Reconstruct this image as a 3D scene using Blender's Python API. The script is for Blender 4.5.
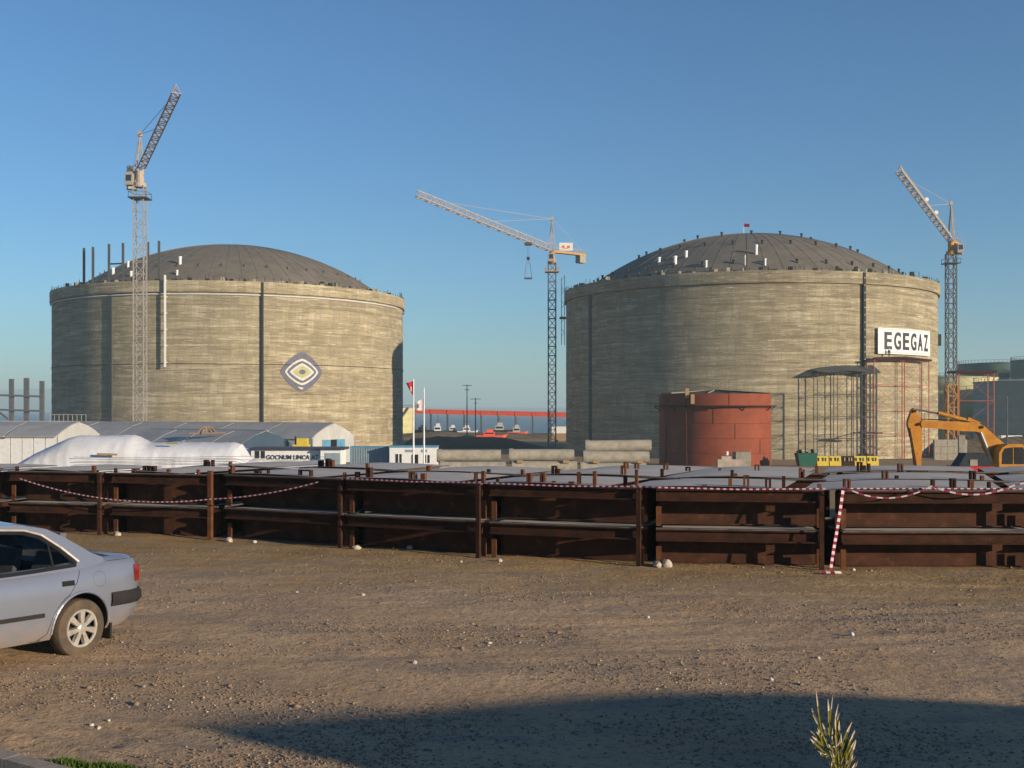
import bpy, bmesh, math, random
import numpy as np
from mathutils import Vector, Matrix, noise
R_ = math.radians
random.seed(7)
S = bpy.context.scene
COL = S.collection
for o in list(bpy.data.objects): bpy.data.objects.remove(o)

# ---------------------------------------------------------------- camera, sky, sun, exposure
F = 1124.0; HZ = 408.0; CH = 2.54
cam = bpy.data.cameras.new('camera'); cam_o = bpy.data.objects.new('camera', cam); COL.objects.link(cam_o)
cam.sensor_width = 36; cam.lens = 36*F/1024; cam.shift_y = (HZ-384)/1024
cam.clip_start = .1; cam.clip_end = 30000
cam_o.location = (0, 0, CH); cam_o.rotation_euler = (R_(90), 0, 0)
S.camera = cam_o
SUN_B, SUN_EL = 125.0, 12.0            # bearing clockwise from +Y, elevation
TAN = math.tan(R_(SUN_EL))
W = bpy.data.worlds.new('World'); S.world = W; W.use_nodes = True
nt = W.node_tree; bg = nt.nodes['Background']
sky = nt.nodes.new('ShaderNodeTexSky'); sky.sky_type = 'NISHITA'; sky.sun_disc = False
sky.sun_elevation = R_(SUN_EL); sky.sun_rotation = R_(SUN_B)
sky.altitude = 0; sky.air_density = 1.0; sky.dust_density = 0.1; sky.ozone_density = 4.0
tint = nt.nodes.new('ShaderNodeMix'); tint.data_type = 'RGBA'; tint.blend_type = 'MULTIPLY'; tint.inputs[0].default_value = 1; tint.inputs[7].default_value = (.62,.79,.90,1)
nt.links.new(sky.outputs[0], tint.inputs[6]); nt.links.new(tint.outputs[2], bg.inputs[0]); bg.inputs[1].default_value = 0.102
sl = bpy.data.lights.new('sun', 'SUN'); sl.energy = 5.0; sl.angle = R_(.5); sl.color = (1, .81, .56)
so = bpy.data.objects.new('sun', sl); COL.objects.link(so)
sd = Vector((math.sin(R_(SUN_B))*math.cos(R_(SUN_EL)), math.cos(R_(SUN_B))*math.cos(R_(SUN_EL)), math.sin(R_(SUN_EL))))
so.rotation_euler = sd.to_track_quat('Z', 'Y').to_euler(); so.location = (30, -20, 30)
S.view_settings.view_transform = 'Standard'; S.view_settings.look = 'None'
S.view_settings.exposure = 0.55; S.view_settings.gamma = 1
S.cycles.max_bounces = 6; S.cycles.transparent_max_bounces = 12

def at(px, py, Y): return Vector(((px-512)/F*Y, Y, CH+(HZ-py)/F*Y))
def atx(px, Y): return (px-512)/F*Y
GP = [(-400,0),(28,0),(45,-1.2),(72,-2.7),(110,-3.9),(150,-5.2),(211,-7.3),(330,-7.5),(440,-8.3),(470,-14),(20000,-14)]
def gz(Y):
    for (a, za), (b, zb) in zip(GP, GP[1:]):
        if Y <= b:
            t = (Y-a)/(b-a); return za+(zb-za)*t
    return -14

# ---------------------------------------------------------------- materials
MT = {}
def mat(name, c, rough=.7, metal=0, c2=None, scale=3, stretch=(1,1,1), amt=.25, bump=0, bscale=40, spec=.2, rust=None, obj=False, coat=0, detail=6):
    m = bpy.data.materials.new(name); m.use_nodes = True; t = m.node_tree; L = t.links; N = t.nodes
    b = N['Principled BSDF']; b.inputs['Roughness'].default_value = rough; b.inputs['Metallic'].default_value = metal
    b.inputs['Specular IOR Level'].default_value = spec; b.inputs['Coat Weight'].default_value = coat
    c2 = c2 or tuple(x*(1-amt) for x in c)
    if obj: pos = N.new('ShaderNodeTexCoord').outputs['Object']
    else: pos = N.new('ShaderNodeNewGeometry').outputs['Position']
    mp = N.new('ShaderNodeMapping'); mp.inputs['Scale'].default_value = stretch; L.new(pos, mp.inputs[0])
    n1 = N.new('ShaderNodeTexNoise'); n1.inputs['Scale'].default_value = scale; n1.inputs['Detail'].default_value = detail; n1.inputs['Roughness'].default_value = .65
    L.new(mp.outputs[0], n1.inputs[0])
    r = N.new('ShaderNodeValToRGB'); r.color_ramp.elements[0].position = .35; r.color_ramp.elements[1].position = .65
    r.color_ramp.elements[0].color = (*c2, 1); r.color_ramp.elements[1].color = (*c, 1)
    L.new(n1.outputs[0], r.inputs[0]); out = r.outputs[0]
    if rust:
        n2 = N.new('ShaderNodeTexNoise'); n2.inputs['Scale'].default_value = rust[1]; n2.inputs['Detail'].default_value = 8
        L.new(pos, n2.inputs[0]); r2 = N.new('ShaderNodeValToRGB'); r2.color_ramp.elements[0].position = rust[2]; r2.color_ramp.elements[1].position = rust[2]+.12
        mx = N.new('ShaderNodeMix'); mx.data_type = 'RGBA'; L.new(n2.outputs[0], r2.inputs[0]); L.new(r2.outputs[0], mx.inputs[0])
        L.new(out, mx.inputs[6]); mx.inputs[7].default_value = (*rust[0], 1); out = mx.outputs[2]
    L.new(out, b.inputs['Base Color'])
    if bump:
        n3 = N.new('ShaderNodeTexNoise'); n3.inputs['Scale'].default_value = bscale; n3.inputs['Detail'].default_value = 5; L.new(pos, n3.inputs[0])
        bm = N.new('ShaderNodeBump'); bm.inputs['Strength'].default_value = bump; bm.inputs['Distance'].default_value = .6/bscale
        L.new(n3.outputs[0], bm.inputs['Height']); L.new(bm.outputs[0], b.inputs['Normal'])
    MT[name] = m; return m
def node(t, kind, **kw):
    n = t.nodes.new(kind)
    for k, v in kw.items():
        if k in n.inputs: n.inputs[k].default_value = v
        else: setattr(n, k, v)
    return n
mat('rust_dark', (.052,.020,.012), .9, c2=(.020,.010,.007), scale=4, bump=.3, rust=((.075,.028,.013),9,.60), spec=.15)
mat('rust_web_lit', (.072,.030,.019), .9, c2=(.036,.018,.012), scale=3, bump=.3, rust=((.10,.042,.023),6,.6), spec=.15)  # brighter rust copy: light on the recessed webs painted into the colour
mat('tape_pink', (.20,.015,.05), .6, scale=3)
mat('tape_grey', (.46,.40,.43), .6, scale=3)
mat('rust_orange_sunlit', (.135,.05,.02), .9, c2=(.06,.024,.013), scale=6, bump=.3)  # orange rust; on end stiffeners it paints in the sun on their faces
mat('plate_grey', (.47,.435,.40), .85, c2=(.38,.35,.32), scale=.9, bump=.15, rust=((.17,.13,.10),3.5,.66))
mat('flange_grey', (.14,.14,.145), .6, c2=(.07,.065,.062), scale=5)
mat('concrete', (.36,.33,.27), .9, c2=(.26,.23,.19), scale=4, bump=.3)
mat('pipe_concrete', (.30,.28,.24), .9, c2=(.20,.185,.16), scale=1.5)
mat('kerb_concrete', (.34,.29,.24), .95, c2=(.24,.20,.165), scale=14, bump=.4, bscale=60)
mat('tarp', (.62,.64,.70), .75, c2=(.48,.50,.55), scale=.25, bump=.15, bscale=2.5)
mat('white_paint', (.70,.73,.78), .5, c2=(.6,.61,.62), scale=2)
mat('hall_roof', (.33,.33,.34), .6, c2=(.25,.25,.26), scale=.25)
mat('hall_wall', (.44,.45,.46), .6, c2=(.36,.37,.38), scale=.5)
mat('slate_fabric', (.045,.075,.12), .6, c2=(.035,.06,.10), scale=.3)
mat('blue_paint', (.10,.28,.45), .5, scale=1)
mat('blue_grey', (.24,.32,.38), .5, c2=(.18,.25,.31), scale=1)
mat('dark', (.012,.012,.014), .5, scale=3)
mat('black_rubber', (.016,.016,.018), .7, c2=(.022,.02,.019), scale=8, spec=.2)
mat('dusty_tyre', (.10,.075,.055), .9, c2=(.045,.038,.032), scale=5, bump=.3, obj=True)
mat('red_oxide', (.225,.055,.026), .75, c2=(.165,.041,.021), scale=.5, rust=((.16,.04,.022),.9,.63))
mat('crane_grey', (.42,.36,.32), .6, c2=(.3,.24,.2), scale=2)
mat('crane_yellow', (.52,.27,.04), .6, c2=(.35,.16,.03), scale=2)
mat('crane_white', (.34,.32,.32), .6, c2=(.26,.24,.24), scale=2)
mat('mast_grey', (.10,.11,.135), .6, c2=(.07,.075,.09), scale=2)
mat('red_paint', (.85,.13,.06), .5, c2=(.72,.10,.05), scale=.3)
mat('scaffold_red', (.38,.09,.05), .6, scale=2)
mat('scaffold_dark', (.07,.075,.08), .6, scale=2)
mat('roof_dark', (.165,.143,.12), .9, c2=(.115,.102,.088), scale=.35, rust=((.155,.135,.11),1.2,.6))
mat('stub_black', (.02,.02,.02), .7, scale=2)
mat('excavator', (.46,.21,.018), .5, c2=(.34,.13,.012), scale=2, rust=((.22,.09,.02),4,.62))
mat('glass_dark', (.02,.025,.03), .08, spec=.8, scale=1)
mat('green_tank', (.30,.35,.32), .7, c2=(.24,.285,.26), scale=.15)
mat('green_dark', (.12,.18,.15), .7, c2=(.09,.14,.12), scale=.2)
mat('yellow_tank', (.52,.50,.28), .7, c2=(.42,.40,.22), scale=.2)
mat('yellow_paint', (.62,.48,.05), .5, c2=(.5,.36,.04), scale=2)
mat('skip_green', (.02,.11,.08), .6, scale=2)
mat('heap', (.032,.036,.034), .95, c2=(.02,.022,.02), scale=.3)
mat('bank', (.20,.14,.085), .95, c2=(.10,.075,.045), scale=.25, bump=.5, bscale=2)
mat('stone', (.45,.41,.36), .9, c2=(.3,.27,.23), scale=12, bump=.4)
mat('stone_white', (.52,.50,.46), .9, scale=12)
mat('navy', (.04,.045,.085), .5, scale=2)
mat('emblem_grey', (.13,.13,.19), .7, c2=(.10,.10,.15), scale=1)
mat('emblem_white', (.60,.60,.58), .7, scale=2)
mat('emblem_lime', (.42,.43,.24), .7, scale=1)
mat('flag_red', (.5,.015,.03), .7, scale=3)
mat('tape_red', (.30,.02,.06), .6, scale=3)
mat('tape_white', (.70,.62,.66), .6, scale=3)
mat('wood', (.27,.19,.115), .8, c2=(.3,.2,.11), scale=6)
mat('hub', (.50,.49,.47), .35, .5, c2=(.35,.31,.27), scale=10, obj=True)
mat('chrome', (.6,.6,.6), .25, .8, scale=10)
mat('lamp_red', (.19,.010,.008), .2, spec=.7, scale=10)
mat('seat_cloth', (.11,.11,.12), .9, scale=10)
mat('leaf', (.17,.15,.03), .5, c2=(.09,.10,.022), scale=30)
mat('leaf_tip_sunlit', (.50,.42,.34), .6, scale=30)  # white of sunlit leaf tips painted in as a pale colour
mat('palm_trunk', (.11,.075,.045), .9, c2=(.06,.04,.025), scale=20)
mat('grass', (.085,.14,.025), .8, c2=(.05,.09,.015), scale=5)
mat('hivis', (.55,.2,.03), .8, scale=5)
mat('skin', (.35,.2,.14), .7, scale=5)
mat('cloth_dark', (.03,.035,.05), .9, scale=5)
mat('hill', (.055,.06,.05), .95, c2=(.035,.045,.03), scale=.002)

# tank concrete: horizontal pour streaks, board marks, pale lime runs
def tank_mat():
    m = bpy.data.materials.new('tank_concrete'); m.use_nodes = True; t = m.node_tree; L = t.links
    b = t.nodes['Principled BSDF']; b.inputs['Roughness'].default_value = .92; b.inputs['Specular IOR Level'].default_value = .2
    pos = t.nodes.new('ShaderNodeNewGeometry').outputs['Position']
    def ns(sc, st, det=6, ro=.6):
        mp = node(t, 'ShaderNodeMapping'); mp.inputs['Scale'].default_value = st; L.new(pos, mp.inputs[0])
        n = node(t, 'ShaderNodeTexNoise', Scale=sc, Detail=det, Roughness=ro); L.new(mp.outputs[0], n.inputs[0]); return n.outputs[0]
    def ramp(f, a, b_, ca, cb):
        r = t.nodes.new('ShaderNodeValToRGB'); e = r.color_ramp.elements; e[0].position = a; e[1].position = b_; e[0].color = ca; e[1].color = cb
        L.new(f, r.inputs[0]); return r.outputs[0]
    def mix(f, a, b_, bt='MIX'):
        x = t.nodes.new('ShaderNodeMix'); x.data_type = 'RGBA'; x.blend_type = bt
        if isinstance(f, float): x.inputs[0].default_value = f
        else: L.new(f, x.inputs[0])
        L.new(a, x.inputs[6]) if not isinstance(a, tuple) else setattr(x.inputs[6], 'default_value', a)
        L.new(b_, x.inputs[7]) if not isinstance(b_, tuple) else setattr(x.inputs[7], 'default_value', b_)
        return x.outputs[2]
    c = ramp(ns(1, (.07,.07,1.4), 8, .66), .38, .62, (.20,.165,.10,1), (.39,.335,.215,1))
    c = mix(ramp(ns(1, (.10,.10,1.6), 8, .68), .52, .59, (0,0,0,1), (.8,.8,.8,1)), c, (.56,.51,.385,1))
    c = mix(ramp(ns(1, (.18,.18,2.3), 7, .7), .54, .61, (0,0,0,1), (.85,.85,.85,1)), c, (.12,.10,.068,1))
    c = mix(ramp(ns(1.6, (1,1,.12), 5), .40, .7, (0,0,0,1), (.45,.45,.45,1)), c, (.20,.165,.12,1))
    c = mix(ramp(ns(.05, (1,1,1), 3), .4, .65, (0,0,0,1), (.4,.4,.4,1)), c, (.26,.23,.165,1))
    # formwork panels round the wall: angle about the tank axis in the lift's own space
    tc = t.nodes.new('ShaderNodeTexCoord'); sp = t.nodes.new('ShaderNodeSeparateXYZ'); L.new(tc.outputs['Object'], sp.inputs[0])
    at2 = node(t, 'ShaderNodeMath', operation='ARCTAN2'); L.new(sp.outputs[1], at2.inputs[0]); L.new(sp.outputs[0], at2.inputs[1])
    sc = node(t, 'ShaderNodeMath', operation='MULTIPLY'); L.new(at2.outputs[0], sc.inputs[0]); sc.inputs[1].default_value = 84/math.pi
    fl = node(t, 'ShaderNodeMath', operation='FLOOR'); L.new(sc.outputs[0], fl.inputs[0]); fr = node(t, 'ShaderNodeMath', operation='FRACT'); L.new(sc.outputs[0], fr.inputs[0])
    oi = t.nodes.new('ShaderNodeObjectInfo'); ad = node(t, 'ShaderNodeMath', operation='ADD'); L.new(fl.outputs[0], ad.inputs[0]); L.new(oi.outputs['Random'], ad.inputs[1])
    wn = t.nodes.new('ShaderNodeTexWhiteNoise'); wn.noise_dimensions = '1D'; L.new(ad.outputs[0], wn.inputs['W'])
    mr = node(t, 'ShaderNodeMapRange'); mr.inputs[3].default_value = .84; mr.inputs[4].default_value = 1.12; L.new(wn.outputs['Value'], mr.inputs[0])
    c = mix(1.0, c, mr.outputs[0], 'MULTIPLY')
    m4 = node(t, 'ShaderNodeMapRange'); m4.inputs[3].default_value = .80; m4.inputs[4].default_value = 1.12; L.new(oi.outputs['Random'], m4.inputs[0]); c = mix(1.0, c, m4.outputs[0], 'MULTIPLY')
    c = mix(ramp(ns(1, (.35,.35,5.5), 5, .7), .60, .66, (0,0,0,1), (.85,.85,.85,1)), c, (.66,.62,.50,1))
    c = mix(ramp(ns(1, (.55,.55,.035), 5, .7), .56, .70, (0,0,0,1), (.40,.40,.40,1)), c, (.155,.13,.09,1))
    lt = node(t, 'ShaderNodeMath', operation='LESS_THAN'); L.new(fr.outputs[0], lt.inputs[0]); lt.inputs[1].default_value = .07
    ml = node(t, 'ShaderNodeMath', operation='MULTIPLY'); L.new(lt.outputs[0], ml.inputs[0]); ml.inputs[1].default_value = .38
    c = mix(ml.outputs[0], c, (.13,.11,.08,1))
    c = mix(.25, c, ramp(ns(3, (1,1,2)), .3, .7, (.13,.11,.085,1), (.45,.40,.31,1)))
    L.new(c, b.inputs['Base Color'])
    bp = node(t, 'ShaderNodeBump', Strength=.6, Distance=.12); L.new(ns(1, (.4,.4,3), 4), bp.inputs['Height']); L.new(bp.outputs[0], b.inputs['Normal'])
    MT['tank_concrete'] = m
tank_mat()
def ground_mat():
    m = bpy.data.materials.new('ground_dirt'); m.use_nodes = True; t = m.node_tree; L = t.links
    b = t.nodes['Principled BSDF']; b.inputs['Roughness'].default_value = .95; b.inputs['Specular IOR Level'].default_value = .15
    pos = t.nodes.new('ShaderNodeNewGeometry').outputs['Position']
    def ns(sc, st=(1,1,1), det=7, ro=.65):
        mp = node(t, 'ShaderNodeMapping'); mp.inputs['Scale'].default_value = st; L.new(pos, mp.inputs[0])
        n = node(t, 'ShaderNodeTexNoise', Scale=sc, Detail=det, Roughness=ro); L.new(mp.outputs[0], n.inputs[0]); return n.outputs[0]
    def ramp(f, a, b_, ca, cb):
        r = t.nodes.new('ShaderNodeValToRGB'); e = r.color_ramp.elements; e[0].position = a; e[1].position = b_; e[0].color = ca; e[1].color = cb
        L.new(f, r.inputs[0]); return r.outputs[0]
    def mix(f, a, b_):
        x = t.nodes.new('ShaderNodeMix'); x.data_type = 'RGBA'; L.new(f, x.inputs[0]) if not isinstance(f, float) else setattr(x.inputs[0], 'default_value', f)
        L.new(a, x.inputs[6]) if not isinstance(a, tuple) else setattr(x.inputs[6], 'default_value', a)
        L.new(b_, x.inputs[7]) if not isinstance(b_, tuple) else setattr(x.inputs[7], 'default_value', b_)
        return x.outputs[2]
    c = ramp(ns(.45), .35, .65, (.37,.25,.15,1), (.49,.34,.21,1))
    # the drier brown verge in front of the steel, and greyer gravelly yard
    sep = t.nodes.new('ShaderNodeSeparateXYZ'); L.new(pos, sep.inputs[0])
    ad = node(t, 'ShaderNodeMath', operation='MULTIPLY_ADD'); L.new(ns(.5), ad.inputs[0]); ad.inputs[1].default_value = 6; L.new(sep.outputs[1], ad.inputs[2])
    ax = node(t, 'ShaderNodeMath', operation='MULTIPLY_ADD'); L.new(sep.outputs[0], ax.inputs[0]); ax.inputs[1].default_value = .25; L.new(ad.outputs[0], ax.inputs[2])
    mr = node(t, 'ShaderNodeMapRange'); mr.inputs[1].default_value = 17.5; mr.inputs[2].default_value = 21; L.new(ax.outputs[0], mr.inputs[0])
    c = mix(mr.outputs[0], c, ramp(ns(1.2,(.4,1,1)), .35, .65, (.26,.165,.075,1), (.40,.27,.13,1)))
    c = mix(ramp(ns(1.1, (.45,1.3,1)), .5, .62, (0,0,0,1), (.7,.7,.7,1)), c, (.27,.215,.165,1))
    c = mix(ramp(ns(14), .52, .68, (0,0,0,1), (.8,.8,.8,1)), c, (.16,.11,.07,1))
    c = mix(ramp(ns(32), .60, .68, (0,0,0,1), (.8,.8,.8,1)), c, (.50,.41,.32,1))
    c = mix(ramp(ns(26), .60, .66, (0,0,0,1), (.5,.5,.5,1)), c, (.13,.10,.08,1))
    L.new(c, b.inputs['Base Color'])
    bp = node(t, 'ShaderNodeBump', Strength=.8, Distance=.05); L.new(ns(9), bp.inputs['Height'])
    bp2 = node(t, 'ShaderNodeBump', Strength=.9, Distance=.014); L.new(ns(45), bp2.inputs['Height']); L.new(bp.outputs[0], bp2.inputs['Normal'])
    L.new(bp2.outputs[0], b.inputs['Normal']); MT['ground_dirt'] = m
ground_mat()
def paint_mat():
    m = mat('car_paint', (.235,.26,.335), .30, .5, c2=(.22,.245,.32), scale=3, obj=True, coat=.6)
    t = m.node_tree; L = t.links; b = t.nodes['Principled BSDF']
    tc = t.nodes.new('ShaderNodeTexCoord'); sp = t.nodes.new('ShaderNodeSeparateXYZ'); L.new(tc.outputs['Object'], sp.inputs[0])
    n = node(t, 'ShaderNodeTexNoise', Scale=5.0, Detail=6.0); L.new(tc.outputs['Object'], n.inputs[0])
    a = node(t, 'ShaderNodeMath', operation='MULTIPLY_ADD'); L.new(n.outputs[0], a.inputs[0]); a.inputs[1].default_value = -.28; L.new(sp.outputs[2], a.inputs[2])
    mr = node(t, 'ShaderNodeMapRange'); mr.inputs[1].default_value = .0; mr.inputs[2].default_value = .34; mr.inputs[3].default_value = .85; mr.inputs[4].default_value = 0; L.new(a.outputs[0], mr.inputs[0])
    x = t.nodes.new('ShaderNodeMix'); x.data_type = 'RGBA'; L.new(mr.outputs[0], x.inputs[0])
    src = b.inputs['Base Color'].links[0].from_socket; L.new(src, x.inputs[6]); x.inputs[7].default_value = (.30,.22,.15,1)
    L.new(x.outputs[2], b.inputs['Base Color'])
    m2 = node(t, 'ShaderNodeMapRange'); m2.inputs[3].default_value = .3; m2.inputs[4].default_value = .85; L.new(mr.outputs[0], m2.inputs[0]); L.new(m2.outputs[0], b.inputs['Roughness'])
paint_mat()
def glass_mat():
    m = bpy.data.materials.new('car_glass'); m.use_nodes = True; t = m.node_tree; N = t.nodes; N.remove(N['Principled BSDF'])
    tr = node(t, 'ShaderNodeBsdfTransparent', Color=(.70,.74,.73,1)); gl = node(t, 'ShaderNodeBsdfGlossy', Roughness=.03); fr = node(t, 'ShaderNodeLayerWeight', Blend=.12)
    mx = N.new('ShaderNodeMixShader'); t.links.new(fr.outputs['Fresnel'], mx.inputs[0]); t.links.new(tr.outputs[0], mx.inputs[1]); t.links.new(gl.outputs[0], mx.inputs[2])
    t.links.new(mx.outputs[0], N['Material Output'].inputs[0]); MT['car_glass'] = m
glass_mat()
def sea_mat():
    m = mat('sea_water', (.14,.175,.19), .35, scale=.01); b = m.node_tree.nodes['Principled BSDF']; t = m.node_tree
    p = t.nodes.new('ShaderNodeNewGeometry'); n = node(t, 'ShaderNodeTexNoise', Scale=.25, Detail=4.0); t.links.new(p.outputs['Position'], n.inputs[0])
    bp = node(t, 'ShaderNodeBump', Strength=.8, Distance=.6); t.links.new(n.outputs[0], bp.inputs['Height']); t.links.new(bp.outputs[0], b.inputs['Normal'])
sea_mat()

# ---------------------------------------------------------------- helpers
class MB:
    def __init__(s): s.v = []; s.f = []; s.m = []; s.mi = 0
    def quad(s, *p):
        n = len(s.v); s.v += [tuple(q) for q in p]; s.f.append(tuple(range(n, n+len(p)))); s.m.append(s.mi); return s
    def box(s, x0, x1, y0, y1, z0, z1):
        return s.hexa([(x0,y0,z0),(x1,y0,z0),(x1,y1,z0),(x0,y1,z0)], [(x0,y0,z1),(x1,y0,z1),(x1,y1,z1),(x0,y1,z1)])
    def hexa(s, a, b):      # bottom ring, top ring (any n, ccw seen from the top)
        n = len(s.v); k = len(a); s.v += [tuple(q) for q in a]+[tuple(q) for q in b]
        fs = [tuple(n+k-1-i for i in range(k)), tuple(n+k+i for i in range(k))]
        for i in range(k): j = (i+1) % k; fs.append((n+i, n+j, n+k+j, n+k+i))
        s.f += fs; s.m += [s.mi]*len(fs); return s
    def tube(s, p, q, r, n=6, r2=None, cap=True):
        p = Vector(p); q = Vector(q); d = q-p
        if d.length < 1e-6: return s
        z = d.normalized(); x = z.orthogonal().normalized(); y = z.cross(x); r2 = r if r2 is None else r2
        a = [p+(x*math.cos(2*math.pi*i/n)+y*math.sin(2*math.pi*i/n))*r for i in range(n)]
        b = [q+(x*math.cos(2*math.pi*i/n)+y*math.sin(2*math.pi*i/n))*r2 for i in range(n)]
        return s.hexa(a, b)
    def bar(s, p, q, w, h=None, up=(0,0,1)):
        p = Vector(p); q = Vector(q); z = (q-p).normalized(); u = Vector(up)
        if abs(z.dot(u)) > .98: u = Vector((0,1,0))
        x = z.cross(u).normalized(); y = x.cross(z); h = h or w
        c = [(-w/2,-h/2),(w/2,-h/2),(w/2,h/2),(-w/2,h/2)]
        return s.hexa([p+x*a+y*b for a, b in c][::-1], [q+x*a+y*b for a, b in c][::-1])
    def lathe(s, prof, n=48, c=(0,0), a0=0, a1=2*math.pi):
        full = abs(a1-a0-2*math.pi) < 1e-6; k = n if full else n+1; base = len(s.v)
        for r, z in prof:
            for i in range(k):
                a = a0+(a1-a0)*i/n; s.v.append((c[0]+r*math.cos(a), c[1]+r*math.sin(a), z))
        for j in range(len(prof)-1):
            for i in range(n):
                i2 = (i+1) % k if full else i+1
                s.f.append((base+j*k+i, base+j*k+i2, base+(j+1)*k+i2, base+(j+1)*k+i)); s.m.append(s.mi)
        return s
    def mesh(s, name, mats, smooth=False):
        me = bpy.data.meshes.new(name); me.from_pydata(s.v, [], s.f)
        for m in (mats if isinstance(mats, (list, tuple)) else [mats]): me.materials.append(MT[m])
        me.polygons.foreach_set('material_index', s.m)
        if smooth:
            me.polygons.foreach_set('use_smooth', [True]*len(me.polygons))
        bm = bmesh.new(); bm.from_mesh(me)
        if smooth: bmesh.ops.remove_doubles(bm, verts=bm.verts, dist=1e-4)
        bmesh.ops.recalc_face_normals(bm, faces=bm.faces); bm.to_mesh(me); bm.free()
        if smooth: 
            me.set_sharp_from_angle(angle=R_(38))
        return me
    def build(s, name, mats, parent=None, smooth=False, **kw):
        return link(name, s.mesh(name, mats, smooth), parent, **kw)
def link(name, me, parent=None, loc=None, rotz=None, label=None, kind=None):
    o = bpy.data.objects.new(name, me); COL.objects.link(o)
    if parent: o.parent = parent
    if loc is not None: o.location = loc
    if rotz is not None: o.rotation_euler.z = rotz
    if label: o['label'] = label
    if kind: o['kind'] = kind
    return o
def tag(o, label, cat, group=None):
    o['label'] = label; o['category'] = cat
    if group: o['group'] = group
    return o
def thing(name, label, cat, loc=(0,0,0), rotz=0, group=None):
    o = bpy.data.objects.new(name, None); COL.objects.link(o); o.location = loc; o.rotation_euler = (0,0,rotz); o.empty_display_size = .3
    return tag(o, label, cat, group)
def structure(o): o['kind'] = 'structure'; return o
def kids(o): return [c for c in bpy.data.objects if c.parent is o]
def copy_tree(o, label=None, loc=None, rotz=None, parent=None):
    c = o.copy(); COL.objects.link(c); c.parent = parent
    if loc is not None: c.location = loc
    if rotz is not None: c.rotation_euler.z = rotz
    if label: c['label'] = label
    for k in list(o.children): copy_tree(k, parent=c)
    return c
def cylhit(px, c, R):
    t = (px-512)/F; a = t*t+1; b = -2*(t*c[0]+c[1]); d = c[0]**2+c[1]**2-R*R
    Y = (-b-math.sqrt(max(0, b*b-4*a*d)))/(2*a); return t*Y, Y

# ---------------------------------------------------------------- ground, sea, hills
def graded(lo, a, b, hi, fine, grow):
    xs = list(np.arange(a, b+1e-6, fine)); st = fine; x = b
    while x < hi: st *= grow; x = min(hi, x+st); xs.append(x)
    st = fine; x = a; L = []
    while x > lo: st *= grow; x = max(lo, x-st); L.append(x)
    return L[::-1]+xs
xs = graded(-900, -9, 9.5, 900, .085, 1.22); ys = graded(-80, 6.5, 19, 480, .085, 1.16)
def ghz(x, y):
    z = gz(y)
    f = max(0, min(1, 1-(y-30)/20)) if y > 0 else 1
    z += f*.03*noise.noise((x*.35, y*.5, 0)) + f*.012*noise.noise((x*1.7, y*2.2, 3))
    if 5 < y < 20 and abs(x) < 12:
        z += .010*noise.noise((x*5, y*6, 1))
        for c_ in (0, 1.5):
            dd = abs(y-(11.6+c_+.11*x+.012*x*x)); z -= .011*max(0, 1-dd/.17)-.006*max(0, 1-abs(dd-.26)/.12)
            dd = abs(y-(13.9+c_-.07*x)); z -= .009*max(0, 1-dd/.16)-.005*max(0, 1-abs(dd-.25)/.12)
        k = max(0, min(1, (-1.5-x)/1.5))*max(0, min(1, (9.6-y)/1.0))     # churned soil by the kerb
        if k > 0:
            u = x*.35+y*.94; z += k*.022*math.sin(u*17+2.5*noise.noise((x*.9, y*.9, 5))*2)+k*.02*noise.noise((x*4, y*9, 7))
        if y > 16 : z += .018*math.sin((y+x*.32)*6)*max(0, 1-abs(y+.32*x-18.2)/1.2)     # tyre tracks along the steel
    return z
v = [(x, y, ghz(x, y)) for y in ys for x in xs]; nx = len(xs)
f = [(j*nx+i, j*nx+i+1, (j+1)*nx+i+1, (j+1)*nx+i) for j in range(len(ys)-1) for i in range(nx-1)]
me = bpy.data.meshes.new('ground'); me.from_pydata(v, [], f); me.materials.append(MT['ground_dirt']); me.polygons.foreach_set('use_smooth', [True]*len(f))
structure(link('ground', me))
structure(MB().quad((-9000,442,-10.6),(9000,442,-10.6),(9000,9200,-10.6),(-9000,9200,-10.6)).build('sea', 'sea_water'))
def hills(name, pts, Y, depth):
    m = MB(); rows = 10
    for k in range(rows+1):
        t = k/rows
        for (px, py) in pts:
            p = at(px, py, Y); h = (p.z+10.6)*math.sin(min(1, t)*math.pi/2)**.8*(1+.12*noise.noise((p.x*.0015, t*3, 0)))
            m.v.append((p.x, Y-depth*(1-t), -10.6-1+h))
    n = len(pts)
    for k in range(rows):
        for i in range(n-1): m.f.append((k*n+i, k*n+i+1, (k+1)*n+i+1, (k+1)*n+i)); m.m.append(0)
    structure(m.build(name, 'hill', smooth=True))
def interp(pts, n):
    out = []
    for i in range(n):
        x = pts[0][0]+(pts[-1][0]-pts[0][0])*i/(n-1)
        for (a, ya), (b, yb) in zip(pts, pts[1:]):
            if a <= x <= b: y = ya+(yb-ya)*(x-a)/(b-a); break
        out.append((x, y+1.2*noise.noise((x*.03, 0, 9))))
    return out
hills('hills', interp([(-700,392),(-400,386),(-120,396),(0,400),(26,391),(50,387),(120,392),(260,400),(380,406.8),(520,407.4),(660,406.8),(900,402),(1200,394),(1800,398)], 120), 7600, 1500)

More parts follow.
